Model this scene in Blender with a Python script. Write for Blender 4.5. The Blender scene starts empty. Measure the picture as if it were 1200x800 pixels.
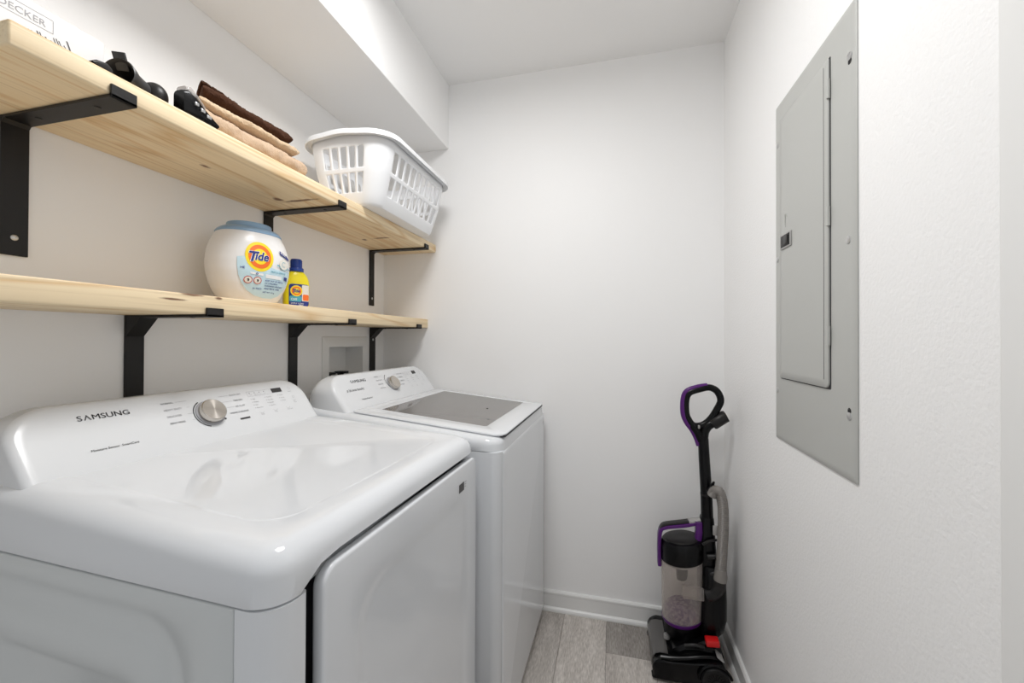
import bpy, bmesh, math, random
from mathutils import Vector, Matrix, noise
random.seed(7)
C = bpy.context.scene.collection
sc = bpy.context.scene
PI = math.pi

# ------------------------------------------------------------------ camera, light, exposure
cd = bpy.data.cameras.new('camera'); cam = bpy.data.objects.new('camera', cd); C.objects.link(cam)
cd.sensor_width = 36; cd.lens = 474.5/1200*36; cd.shift_y = -0.005; cd.clip_start = 0.02
_R = Vector((0.97006358, 0.24281994, 0.00388943)); _U = Vector((-0.00213004, -0.00750777, 0.99996955)); _F = Vector((-0.24284175, 0.97004232, 0.00676579))
cam.matrix_world = Matrix(((_R.x, _U.x, -_F.x, 1.1240336), (_R.y, _U.y, -_F.y, 0.0), (_R.z, _U.z, -_F.z, 1.21234066), (0, 0, 0, 1)))
sc.camera = cam
w = bpy.data.worlds.new('daylit_hall'); sc.world = w; w.use_nodes = True
w.node_tree.nodes['Background'].inputs[0].default_value = (0.97, 0.985, 1.0, 1)
w.node_tree.nodes['Background'].inputs[1].default_value = 0.34
ld = bpy.data.lights.new('ceiling_lamp_light', 'AREA'); ld.shape = 'DISK'; ld.size = 0.40; ld.energy = 9.1; ld.color = (1.0, 0.996, 0.992)
lo = bpy.data.objects.new('ceiling_lamp_light', ld); C.objects.link(lo); lo.location = (0.78, 0.74, 2.385)
sc.view_settings.view_transform = 'Standard'; sc.view_settings.look = 'None'
sc.view_settings.exposure = 0.58; sc.view_settings.gamma = 1.0; sc.view_settings.use_curve_mapping = False
sc.cycles.max_bounces = 16; sc.cycles.diffuse_bounces = 8; sc.cycles.glossy_bounces = 6; sc.cycles.transparent_max_bounces = 16

# ------------------------------------------------------------------ materials
def new_mat(name):
    m = bpy.data.materials.new(name); m.use_nodes = True
    nt = m.node_tree; return m, nt, nt.nodes['Principled BSDF']
def nd(nt, t, **k):
    n = nt.nodes.new(t)
    for a, b in k.items():
        if a.startswith('i_'):
            key = a[2:]; key = int(key) if key.isdigit() else key
            n.inputs[key].default_value = b
        else: setattr(n, a, b)
    return n
def lk(nt, a, b): nt.links.new(a, b)
def mat(name, col, rough=0.5, metal=0.0, bump=0.0, bscale=60, var=0.0, coat=0.0, spec=0.5, detail=3, sheen=0):
    m, nt, b = new_mat(name)
    b.inputs['Base Color'].default_value = (*col, 1); b.inputs['Roughness'].default_value = rough
    b.inputs['Metallic'].default_value = metal; b.inputs['Coat Weight'].default_value = coat
    b.inputs['Specular IOR Level'].default_value = spec
    if sheen: b.inputs['Sheen Weight'].default_value = sheen
    tc = nd(nt, 'ShaderNodeTexCoord'); nz = nd(nt, 'ShaderNodeTexNoise'); nz.inputs['Scale'].default_value = bscale; nz.inputs['Detail'].default_value = detail
    lk(nt, tc.outputs['Object'], nz.inputs['Vector'])
    if var:
        mx = nd(nt, 'ShaderNodeMix', data_type='RGBA'); mx.inputs[6].default_value = (*[c*(1-var) for c in col], 1); mx.inputs[7].default_value = (*[min(1, c*(1+var)) for c in col], 1)
        lk(nt, nz.outputs['Fac'], mx.inputs[0]); lk(nt, mx.outputs[2], b.inputs['Base Color'])
    if bump:
        bp = nd(nt, 'ShaderNodeBump'); bp.inputs['Strength'].default_value = bump; bp.inputs['Distance'].default_value = 0.002
        lk(nt, nz.outputs['Fac'], bp.inputs['Height']); lk(nt, bp.outputs['Normal'], b.inputs['Normal'])
    return m
M = {}
M['wall'] = mat('painted_plaster', (0.895, 0.892, 0.888), 0.55, bump=0.10, bscale=110)
M['wall_rough'] = mat('orange_peel_plaster', (0.895, 0.893, 0.890), 0.5, bump=0.45, bscale=150, detail=2)
M['ceiling'] = mat('ceiling_paint', (0.87, 0.865, 0.858), 0.7, bump=0.08, bscale=90)
M['trim'] = mat('trim_paint', (0.80, 0.80, 0.79), 0.35)
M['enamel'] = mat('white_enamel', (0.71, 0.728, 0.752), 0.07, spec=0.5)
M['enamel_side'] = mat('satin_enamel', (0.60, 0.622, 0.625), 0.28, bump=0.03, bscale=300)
M['panelwhite'] = mat('console_plastic', (0.72, 0.733, 0.748), 0.22)
M['ink'] = mat('dark_print', (0.05, 0.05, 0.055), 0.5)
M['inkgrey'] = mat('grey_print', (0.32, 0.32, 0.34), 0.5)
M['dark'] = mat('black_plastic', (0.007, 0.007, 0.0075), 0.45, spec=0.3)
M['gap'] = mat('dark_gap_fill', (0.03, 0.03, 0.033), 0.6)  # near-black fill: the shade of gaps and recesses put into the colour
M['blackmetal'] = mat('powder_coated_iron', (0.009, 0.008, 0.0075), 0.45, spec=0.35, bump=0.1, bscale=400)
M['screw'] = mat('zinc_screw', (0.6, 0.6, 0.6), 0.3, metal=0.9)
M['glosswhite'] = mat('basket_plastic', (0.84, 0.85, 0.865), 0.35)
M['panelgrey'] = mat('grey_panel_enamel', (0.47, 0.475, 0.455), 0.38, bump=0.04, bscale=200)
M['purple'] = mat('purple_plastic', (0.085, 0.010, 0.15), 0.3, spec=0.35)
M['vacblack'] = mat('gloss_black_plastic', (0.003, 0.003, 0.0035), 0.25, spec=0.22)
M['vacgrey'] = mat('charcoal_plastic', (0.016, 0.015, 0.015), 0.4, spec=0.3)
M['hose'] = mat('hose_plastic', (0.22, 0.205, 0.19), 0.38)
M['red'] = mat('red_plastic', (0.65, 0.01, 0.012), 0.35)
M['silver'] = mat('silver_plastic', (0.42, 0.41, 0.40), 0.35, metal=0.4)
M['tubwhite'] = mat('tub_plastic', (0.84, 0.83, 0.82), 0.3)
M['tubblue'] = mat('lid_blue_plastic', (0.27, 0.42, 0.60), 0.35)
M['yellow'] = mat('yellow_plastic', (0.88, 0.74, 0.01), 0.28)
M['capblue'] = mat('cap_blue_plastic', (0.008, 0.045, 0.28), 0.3)
M['p_yellow'] = mat('print_yellow', (0.95, 0.72, 0.02), 0.4)
M['p_orange'] = mat('print_orange', (0.90, 0.17, 0.02), 0.4)
M['p_navy'] = mat('print_navy', (0.015, 0.03, 0.22), 0.4)
M['p_white'] = mat('print_white', (0.88, 0.88, 0.88), 0.4)
M['p_sky'] = mat('print_pale_blue', (0.56, 0.74, 0.82), 0.4)
M['p_teal'] = mat('print_teal', (0.08, 0.38, 0.48), 0.4)
M['p_red'] = mat('print_red', (0.55, 0.06, 0.04), 0.4)
M['p_cream'] = mat('print_cream', (0.78, 0.75, 0.68), 0.4)
M['carton'] = mat('white_carton', (0.76, 0.75, 0.745), 0.35)
M['towel_tan'] = mat('tan_terry', (0.56, 0.405, 0.275), 0.95, bump=0.9, bscale=420, var=0.18, spec=0.1, sheen=0.3)
M['towel_tan2'] = mat('pale_tan_terry', (0.62, 0.46, 0.30), 0.95, bump=0.9, bscale=380, var=0.18, spec=0.1, sheen=0.3)
M['towel_brown'] = mat('brown_terry', (0.065, 0.030, 0.018), 0.95, bump=0.9, bscale=380, var=0.5, spec=0.1)
M['display'] = mat('dark_display', (0.02, 0.018, 0.018), 0.12)
M['tube'] = mat('grey_black_tube', (0.035, 0.034, 0.035), 0.42)

def brushed(name):
    m, nt, b = new_mat(name)
    b.inputs['Base Color'].default_value = (0.62, 0.58, 0.53, 1); b.inputs['Metallic'].default_value = 1; b.inputs['Roughness'].default_value = 0.26
    b.inputs['Anisotropic'].default_value = 0.85
    tg = nd(nt, 'ShaderNodeTangent', direction_type='RADIAL', axis='Z'); lk(nt, tg.outputs[0], b.inputs['Tangent'])
    return m
M['brushed'] = brushed('spun_steel')

def clear(name, tint=(0.97, 0.95, 0.93), a=0.25, rough=0.08):
    m, nt, b = new_mat(name); out = nt.nodes['Material Output']
    tr = nd(nt, 'ShaderNodeBsdfTransparent'); tr.inputs[0].default_value = (*tint, 1)
    b.inputs['Base Color'].default_value = (0.62, 0.57, 0.54, 1); b.inputs['Roughness'].default_value = rough
    mx = nd(nt, 'ShaderNodeMixShader'); lw = nd(nt, 'ShaderNodeLayerWeight'); lw.inputs[0].default_value = 0.35
    mr = nd(nt, 'ShaderNodeMapRange'); mr.inputs[3].default_value = a; mr.inputs[4].default_value = 0.75
    lk(nt, lw.outputs['Facing'], mr.inputs[0]); lk(nt, mr.outputs[0], mx.inputs[0]); lk(nt, tr.outputs[0], mx.inputs[1]); lk(nt, b.outputs[0], mx.inputs[2]); lk(nt, mx.outputs[0], out.inputs[0])
    return m
M['bin'] = clear('clear_bin_plastic', a=0.07)
M['smokegrey'] = mat('smoked_nose_plastic', (0.10, 0.095, 0.092), 0.18)
M['smoke'] = clear('smoked_window_plastic', (0.35, 0.33, 0.32), 0.35)
M['clearplastic'] = clear('clear_plastic', (0.9, 0.9, 0.9), 0.25)

def lid_glass():
    m, nt, b = new_mat('tinted_lid_glass')
    b.inputs['Base Color'].default_value = (0.165, 0.155, 0.148, 1); b.inputs['Roughness'].default_value = 0.06
    b.inputs['Specular IOR Level'].default_value = 0.6
    return m
M['lidglass'] = lid_glass()

def wood(name, knots, face='all'):
    """pine: growth bands that run along Y, fine dark pores and small knots at given points"""
    m, nt, b = new_mat(name); b.inputs['Roughness'].default_value = 0.55
    tc = nd(nt, 'ShaderNodeTexCoord')
    mp = nd(nt, 'ShaderNodeMapping'); mp.inputs['Scale'].default_value = (1, 0.07, 1); lk(nt, tc.outputs['Object'], mp.inputs[0])
    n0 = nd(nt, 'ShaderNodeTexNoise'); n0.inputs['Scale'].default_value = 9; n0.inputs['Detail'].default_value = 2; lk(nt, mp.outputs[0], n0.inputs['Vector'])
    mlt = nd(nt, 'ShaderNodeMath', operation='MULTIPLY'); mlt.inputs[1].default_value = 16; lk(nt, n0.outputs['Fac'], mlt.inputs[0])
    fr = nd(nt, 'ShaderNodeMath', operation='PINGPONG'); fr.inputs[1].default_value = 1.0; lk(nt, mlt.outputs[0], fr.inputs[0])
    cr = nd(nt, 'ShaderNodeValToRGB'); e = cr.color_ramp.elements
    e[0].position = 0.0; e[0].color = (0.82, 0.66, 0.43, 1); e[1].position = 1.0; e[1].color = (0.71, 0.50, 0.27, 1)
    x = e.new(0.62); x.color = (0.83, 0.675, 0.45, 1)
    lk(nt, fr.outputs[0], cr.inputs[0])
    mp2 = nd(nt, 'ShaderNodeMapping'); mp2.inputs['Scale'].default_value = (1, 0.02, 1); lk(nt, tc.outputs['Object'], mp2.inputs[0])
    n2 = nd(nt, 'ShaderNodeTexNoise'); n2.inputs['Scale'].default_value = 170; n2.inputs['Detail'].default_value = 4; lk(nt, mp2.outputs[0], n2.inputs['Vector'])
    c2 = nd(nt, 'ShaderNodeValToRGB'); e = c2.color_ramp.elements
    e[0].position = 0.28; e[0].color = (0.78, 0.74, 0.68, 1); e[1].position = 0.5; e[1].color = (1, 1, 1, 1); lk(nt, n2.outputs['Fac'], c2.inputs[0])
    mx = nd(nt, 'ShaderNodeMix', data_type='RGBA', blend_type='MULTIPLY'); mx.inputs[0].default_value = 0.8
    lk(nt, cr.outputs[0], mx.inputs[6]); lk(nt, c2.outputs[0], mx.inputs[7])
    last = mx.outputs[2]
    nd3 = nd(nt, 'ShaderNodeTexNoise'); nd3.inputs['Scale'].default_value = 60; lk(nt, tc.outputs['Object'], nd3.inputs['Vector'])
    for (kx, ky, kz, rx, ry, rz) in knots:
        vm = nd(nt, 'ShaderNodeVectorMath', operation='SUBTRACT'); vm.inputs[1].default_value = (kx, ky, kz); lk(nt, tc.outputs['Object'], vm.inputs[0])
        vd = nd(nt, 'ShaderNodeVectorMath', operation='DIVIDE'); vd.inputs[1].default_value = (rx, ry, rz); lk(nt, vm.outputs[0], vd.inputs[0])
        ln = nd(nt, 'ShaderNodeVectorMath', operation='LENGTH'); lk(nt, vd.outputs[0], ln.inputs[0])
        ad = nd(nt, 'ShaderNodeMath', operation='ADD'); lk(nt, ln.outputs['Value'], ad.inputs[0]); lk(nt, nd3.outputs['Fac'], ad.inputs[1])
        rg = nd(nt, 'ShaderNodeMapRange'); rg.inputs[1].default_value = 1.1; rg.inputs[2].default_value = 1.9; rg.inputs[3].default_value = 0.95; rg.inputs[4].default_value = 0.0
        lk(nt, ad.outputs[0], rg.inputs[0])
        m2 = nd(nt, 'ShaderNodeMix', data_type='RGBA'); m2.inputs[7].default_value = (0.17, 0.08, 0.04, 1)
        lk(nt, rg.outputs[0], m2.inputs[0]); lk(nt, last, m2.inputs[6]); last = m2.outputs[2]
    lk(nt, last, b.inputs['Base Color'])
    bp = nd(nt, 'ShaderNodeBump'); bp.inputs['Strength'].default_value = 0.12; bp.inputs['Distance'].default_value = 0.001
    lk(nt, n2.outputs['Fac'], bp.inputs['Height']); lk(nt, bp.outputs['Normal'], b.inputs['Normal'])
    return m
M['wood_up'] = wood('pine_upper', [(0.155, 0.775, 1.631, .006, .010, .012), (0.140, 1.013, 1.631, .011, .014, .012), (0.20, 1.036, 1.631, .055, .007, .012), (0.098, 1.513, 1.631, .010, .012, .012), (0.185, 1.503, 1.631, .035, .008, .012)])
M['wood_low'] = wood('pine_lower', [(0.2446, 0.677, 1.3055, .008, .02, .003), (0.2446, 0.738, 1.303, .008, .008, .003), (0.2446, 0.642, 1.292, .008, .025, .002)])

def plank_mat():
    m, nt, b = new_mat('grey_oak_vinyl'); b.inputs['Roughness'].default_value = 0.45
    tc = nd(nt, 'ShaderNodeTexCoord'); oi = nd(nt, 'ShaderNodeObjectInfo')
    off = nd(nt, 'ShaderNodeVectorMath', operation='SCALE'); off.inputs['Scale'].default_value = 7
    cx = nd(nt, 'ShaderNodeCombineXYZ'); lk(nt, oi.outputs['Random'], cx.inputs[0]); lk(nt, oi.outputs['Random'], cx.inputs[1]); lk(nt, cx.outputs[0], off.inputs[0])
    mp = nd(nt, 'ShaderNodeMapping'); mp.inputs['Scale'].default_value = (1, 0.16, 1); lk(nt, tc.outputs['Object'], mp.inputs[0])
    ad = nd(nt, 'ShaderNodeVectorMath', operation='ADD'); lk(nt, mp.outputs[0], ad.inputs[0]); lk(nt, off.outputs[0], ad.inputs[1])
    n1 = nd(nt, 'ShaderNodeTexNoise'); n1.inputs['Scale'].default_value = 12; n1.inputs['Detail'].default_value = 3; n1.inputs['Distortion'].default_value = 1.0; lk(nt, ad.outputs[0], n1.inputs['Vector'])
    n2 = nd(nt, 'ShaderNodeTexNoise'); n2.inputs['Scale'].default_value = 240; n2.inputs['Detail'].default_value = 5; lk(nt, ad.outputs[0], n2.inputs['Vector'])
    mm = nd(nt, 'ShaderNodeMath', operation='ADD'); lk(nt, n1.outputs['Fac'], mm.inputs[0]); lk(nt, n2.outputs['Fac'], mm.inputs[1])
    cr = nd(nt, 'ShaderNodeValToRGB'); e = cr.color_ramp.elements
    e[0].position = 0.36; e[0].color = (0.32, 0.29, 0.265, 1); e[1].position = 0.64; e[1].color = (0.68, 0.64, 0.60, 1)
    hf = nd(nt, 'ShaderNodeMath', operation='MULTIPLY'); hf.inputs[1].default_value = 0.5; lk(nt, mm.outputs[0], hf.inputs[0]); lk(nt, hf.outputs[0], cr.inputs[0])
    mx = nd(nt, 'ShaderNodeMix', data_type='RGBA', blend_type='MULTIPLY'); mx.inputs[0].default_value = 1
    lk(nt, cr.outputs[0], mx.inputs[6]); lk(nt, oi.outputs['Color'], mx.inputs[7]); lk(nt, mx.outputs[2], b.inputs['Base Color'])
    return m
M['plank'] = plank_mat()
def dust_mat():
    m, nt, b = new_mat('lint_and_dust'); b.inputs['Roughness'].default_value = 0.9
    tc = nd(nt, 'ShaderNodeTexCoord'); n = nd(nt, 'ShaderNodeTexNoise'); n.inputs['Scale'].default_value = 90; lk(nt, tc.outputs['Object'], n.inputs['Vector'])
    cr = nd(nt, 'ShaderNodeValToRGB'); e = cr.color_ramp.elements; e[0].position = 0.42; e[0].color = (0.07, 0.02, 0.11, 1); e[1].position = 0.62; e[1].color = (0.24, 0.17, 0.24, 1)
    lk(nt, n.outputs['Fac'], cr.inputs[0]); lk(nt, cr.outputs[0], b.inputs['Base Color']); return m
M['dust'] = dust_mat()

# ------------------------------------------------------------------ helpers
def obj(name, bm, m, parent=None, smooth=True, ang=35, recalc=True):
    if recalc: bmesh.ops.recalc_face_normals(bm, faces=bm.faces[:])
    me = bpy.data.meshes.new(name); bm.to_mesh(me); bm.free()
    for k in (m if isinstance(m, (list, tuple)) else [m]): me.materials.append(M[k] if isinstance(k, str) else k)
    if smooth:
        me.polygons.foreach_set('use_smooth', [True]*len(me.polygons)); me.set_sharp_from_angle(angle=math.radians(ang))
    o = bpy.data.objects.new(name, me); C.objects.link(o)
    if parent: o.parent = parent
    return o
def tag(o, label=None, cat=None, group=None, kind=None):
    if label: o['label'] = label
    if cat: o['category'] = cat
    if group: o['group'] = group
    if kind: o['kind'] = kind
    return o
def thing(name, label, cat, loc=(0, 0, 0), rz=0, group=None):
    o = bpy.data.objects.new(name, None); C.objects.link(o); o.location = loc; o.rotation_euler = (0, 0, rz); o.empty_display_size = 0.05
    return tag(o, label, cat, group)
def copy_tree(o, parent=None):
    c = o.copy(); C.objects.link(c); c.parent = parent
    for ch in o.children: copy_tree(ch, c)
    return c
def nb(): return bmesh.new()
def box(bm, x0, x1, y0, y1, z0, z1, bev=0.0, seg=2, T=None):
    r = bmesh.ops.create_cube(bm, size=1.0); vs = r['verts']
    for v in vs: v.co = Vector(((x0+x1)/2+v.co.x*(x1-x0), (y0+y1)/2+v.co.y*(y1-y0), (z0+z1)/2+v.co.z*(z1-z0)))
    if bev:
        es = list({e for v in vs for e in v.link_edges})
        r = bmesh.ops.bevel(bm, geom=es, offset=bev, segments=seg, affect='EDGES', profile=0.5); vs = list({v for f in r['faces'] for v in f.verts} | {v for v in vs if v.is_valid})
    if T is not None:
        for v in vs: v.co = T @ v.co
    return vs
def loft(bm, rings, close=True, cap0=True, cap1=True):
    R = [[bm.verts.new(q) for q in ring] for ring in rings]
    n = len(R[0])
    for a, b in zip(R, R[1:]):
        for i in range(n if close else n-1):
            j = (i+1) % n; bm.faces.new((a[i], a[j], b[j], b[i]))
    if cap0: bm.faces.new(R[0][::-1])
    if cap1: bm.faces.new(R[-1])
    return R
def rrect(x0, x1, y0, y1, r, n=6):
    """rounded rectangle as 2-D points, counter-clockwise from the x1,y0 corner; r may be four radii (x1y0, x1y1, x0y1, x0y0)"""
    rs = r if isinstance(r, (list, tuple)) else [r]*4
    out = []
    for (cx, cy, sx, sy, a0), rr in zip(((x1, y0, -1, 1, -90), (x1, y1, -1, -1, 0), (x0, y1, 1, -1, 90), (x0, y0, 1, 1, 180)), rs):
        for k in range(n+1):
            a = math.radians(a0+90*k/n); out.append((cx+sx*rr+rr*math.cos(a), cy+sy*rr+rr*math.sin(a)))
    return out
def frames(pts):
    pts = [Vector(q) for q in pts]; fr = []; up = None
    for i, q in enumerate(pts):
        t = (pts[min(i+1, len(pts)-1)]-pts[max(i-1, 0)]).normalized()
        if up is None:
            up = Vector((0, 0, 1)) if abs(t.z) < 0.9 else Vector((0, 1, 0))
        s = t.cross(up).normalized(); up = s.cross(t).normalized(); fr.append((q, s, up, t))
    return fr
def catmull(pts, n=6):
    P = [Vector(q) for q in pts]; P = [2*P[0]-P[1]]+P+[2*P[-1]-P[-2]]; out = []
    for i in range(1, len(P)-2):
        for k in range(n):
            t = k/n; a, b, c, d = P[i-1:i+3]
            out.append(0.5*((2*b)+(c-a)*t+(2*a-5*b+4*c-d)*t*t+(3*b-a-3*c+d)*t**3))
    out.append(P[-2]); return out
def tube(bm, pts, r, n=12, cap=True, flat=1.0):
    """r: number, list or function of 0..1"""
    fr = frames(pts); L = len(fr); rings = []
    for i, (q, s, u, t) in enumerate(fr):
        rr = r(i/(L-1)) if callable(r) else (r[i] if isinstance(r, (list, tuple)) else r)
        rings.append([q+s*math.cos(2*PI*k/n)*rr+u*math.sin(2*PI*k/n)*rr*flat for k in range(n)])
    loft(bm, rings, cap0=cap, cap1=cap)
def lathe(bm, prof, n=28, T=None, cap0=True, cap1=True):
    rings = [[Vector((r*math.cos(2*PI*k/n), r*math.sin(2*PI*k/n), z)) for k in range(n)] for r, z in prof]
    if T is not None: rings = [[T @ q for q in g] for g in rings]
    loft(bm, rings, cap0=cap0, cap1=cap1)
def mapped_sheet(bm2, f):
    for v in bm2.verts: v.co = f(v.co.x, v.co.y)
    return bm2
def text_bm(s, size, bold=0.0, align='LEFT', sx=1.0, shear=0.0, cell=0.0):
    cu = bpy.data.curves.new('t', 'FONT'); cu.body = s; hasM = ('M' in s or 'N' in s) and bold > 0; cu.size = 1.0; cu.offset = 0 if hasM else bold; cu.align_x = align; cu.shear = shear; cu.resolution_u = 3
    o = bpy.data.objects.new('t', cu); C.objects.link(o)
    dg = bpy.context.evaluated_depsgraph_get(); me = bpy.data.meshes.new_from_object(o.evaluated_get(dg))
    bm = bmesh.new(); bm.from_mesh(me)
    if hasM:     # bolder strokes by laying shifted copies over each other
        g0 = bm.verts[:]+bm.edges[:]+bm.faces[:]
        for dx, dy in ((bold, 0), (-bold, 0), (0, bold)):
            r = bmesh.ops.duplicate(bm, geom=g0)
            for v in r['geom']:
                if isinstance(v, bmesh.types.BMVert): v.co.x += dx; v.co.y += dy
    for v in bm.verts: v.co = Vector((v.co.x*sx*size, v.co.y*size, 0))
    bpy.data.objects.remove(o); bpy.data.curves.remove(cu); bpy.data.meshes.remove(me)
    return bm
def put(dst, src, f):
    """add sheet src to dst with every (x, y) sent through f"""
    mp = {v: dst.verts.new(f(v.co.x, v.co.y)) for v in src.verts}
    for q in src.faces:
        try: dst.faces.new([mp[v] for v in q.verts])
        except ValueError: pass
    src.free()
def words(dst, f, items):
    for it in items:
        s, u, v, size = it[:4]; k = it[4] if len(it) > 4 else {}
        put(dst, text_bm(s, size, **k), lambda x, y, u=u, v=v: f(u+x, v+y))
def rect2(bm, f, u0, u1, v0, v1, nu=1, nv=1):
    g = [[bm.verts.new(f(u0+(u1-u0)*i/nu, v0+(v1-v0)*j/nv)) for i in range(nu+1)] for j in range(nv+1)]
    for j in range(nv):
        for i in range(nu): bm.faces.new((g[j][i], g[j][i+1], g[j+1][i+1], g[j+1][i]))
def ring2(bm, f, cu, cv, r0, r1, a0=0, a1=360, n=24, k=1, asp=1.0):
    g = []
    for j in range(k+1):
        r = r0+(r1-r0)*j/k; g.append([bm.verts.new(f(cu+r*math.cos(math.radians(a0+(a1-a0)*i/n)), cv+asp*r*math.sin(math.radians(a0+(a1-a0)*i/n)))) for i in range(n+1)])
    for j in range(k):
        for i in range(n): bm.faces.new((g[j][i], g[j][i+1], g[j+1][i+1], g[j+1][i]))

# ------------------------------------------------------------------ setting
W, YB, H, YF = 1.5658, 1.8218, 2.44, -0.20
def struct(name, bm, m, **k):
    o = obj(name, bm, m, **k); o['kind'] = 'structure'; return o
# left wall with the cut-out for the outlet box
HB = (1.412, 1.652, 1.035, 1.181)
bm = nb()
ys = [YF, HB[0], HB[1], YB+0.1]; zs = [0, HB[2], HB[3], H]
for i in range(3):
    for j in range(3):
        if i == 1 and j == 1: continue
        v = [bm.verts.new(q) for q in ((0, ys[i], zs[j]), (0, ys[i+1], zs[j]), (0, ys[i+1], zs[j+1]), (0, ys[i], zs[j+1]))]; bm.faces.new(v)
bmesh.ops.remove_doubles(bm, verts=bm.verts[:], dist=1e-5)
bmesh.ops.recalc_face_normals(bm, faces=bm.faces[:])
r = bmesh.ops.extrude_face_region(bm, geom=bm.faces[:])
for v in r['geom']:
    if isinstance(v, bmesh.types.BMVert): v.co.x = -0.12
struct('wall_left', bm, 'wall', smooth=False)
bm = nb(); box(bm, -0.0, W, YB, YB+0.1, 0, H); struct('wall_back', bm, 'wall', smooth=False)
bm = nb(); box(bm, W, W+0.1, YF, YB+0.1, 0, H); struct('wall_right', bm, 'wall_rough', smooth=False)
bm = nb(); box(bm, -0.12, W+0.1, YF, YB+0.1, H, H+0.08); struct('ceiling', bm, 'ceiling', smooth=False)
bm = nb(); box(bm, 0, 0.3475, YF, YB, 2.1298, H, 0.002, 1); struct('wall_soffit', bm, 'wall', smooth=False)
# floor: sub-floor with one object per plank
bm = nb(); box(bm, -0.12, W+0.1, YF, YB+0.1, -0.06, -0.006); fl = struct('floor', bm, 'gap', smooth=False)
xe = [0.0, 0.018, 0.198, 0.378, 0.558, 0.738, 0.918, 1.098, 1.278, 1.458, W]
joints = {1.098: [0.62, 1.62], 0.918: [0.98], 0.738: [0.3, 1.25], 1.278: [0.15, 1.30], 1.458: [0.55], 0.558: [0.7, 1.6], 0.378: [0.1, 1.1], 0.198: [0.4, 1.4], 0.018: [0.9], 0.0: [0.5]}
tint = random.Random(3)
for a, b in zip(xe, xe[1:]):
    yy = [YF]+joints[a]+[YB]
    for y0, y1 in zip(yy, yy[1:]):
        bm = nb(); box(bm, a+0.0004, b-0.0004, y0+0.0005, y1-0.0005, -0.006, 0.0, 0.0008, 1)
        o = obj('plank', bm, 'plank', fl, smooth=False)
        t = 0.92+0.2*tint.random()
        if a == 1.098 and y0 == 1.62: t = 0.70
        if a == 0.918 and y1 == YB: t = 1.06
        o.color = (t, t*0.995, t*0.99, 1)
# baseboards: board with bead top and quarter-round shoe
def baseboard(name, T, L):
    prof = [(0, 0), (0.022, 0), (0.022, 0.006), (0.019, 0.013), (0.014, 0.0175), (0.011, 0.018), (0.011, 0.070), (0.0125, 0.073), (0.0125, 0.080), (0.008, 0.086), (0, 0.087)]
    bm = nb(); loft(bm, [[T(s, d, z) for d, z in prof] for s in (0, L)])
    return struct(name, bm, 'trim', smooth=False)
baseboard('baseboard_back', lambda s, d, z: Vector((s, YB-d, z)), W)
baseboard('baseboard_right', lambda s, d, z: Vector((W-d, 0.62+s, z)), YB-0.62-0.0)
baseboard('baseboard_left', lambda s, d, z: Vector((d*0.55, YF+s, z)), YB-YF)
# door casing at the near end of the right wall
bm = nb()
prof = [(0.590, 0.0), (0.590, 0.009), (0.586, 0.0115), (0.577, 0.012), (0.575, 0.015), (0.530, 0.017), (0.522, 0.014), (0.520, 0.0)]
loft(bm, [[Vector((W-d, y, z)) for y, d in prof] for z in (0, 2.12)])
struct('trim_1', bm, 'trim', smooth=False)
# ceiling lamp the room is lit by (above and outside the picture)
lamp = thing('ceiling_lamp', 'round flush ceiling lamp with a thin white rim, centred over the room', 'lamp', (0.78, 0.74, H))
bm = nb(); lathe(bm, [(0.175, 0), (0.185, -0.004), (0.185, -0.045), (0.178, -0.048), (0.176, -0.02), (0.05, -0.015)], n=40); obj('rim', bm, 'trim', lamp)

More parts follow.
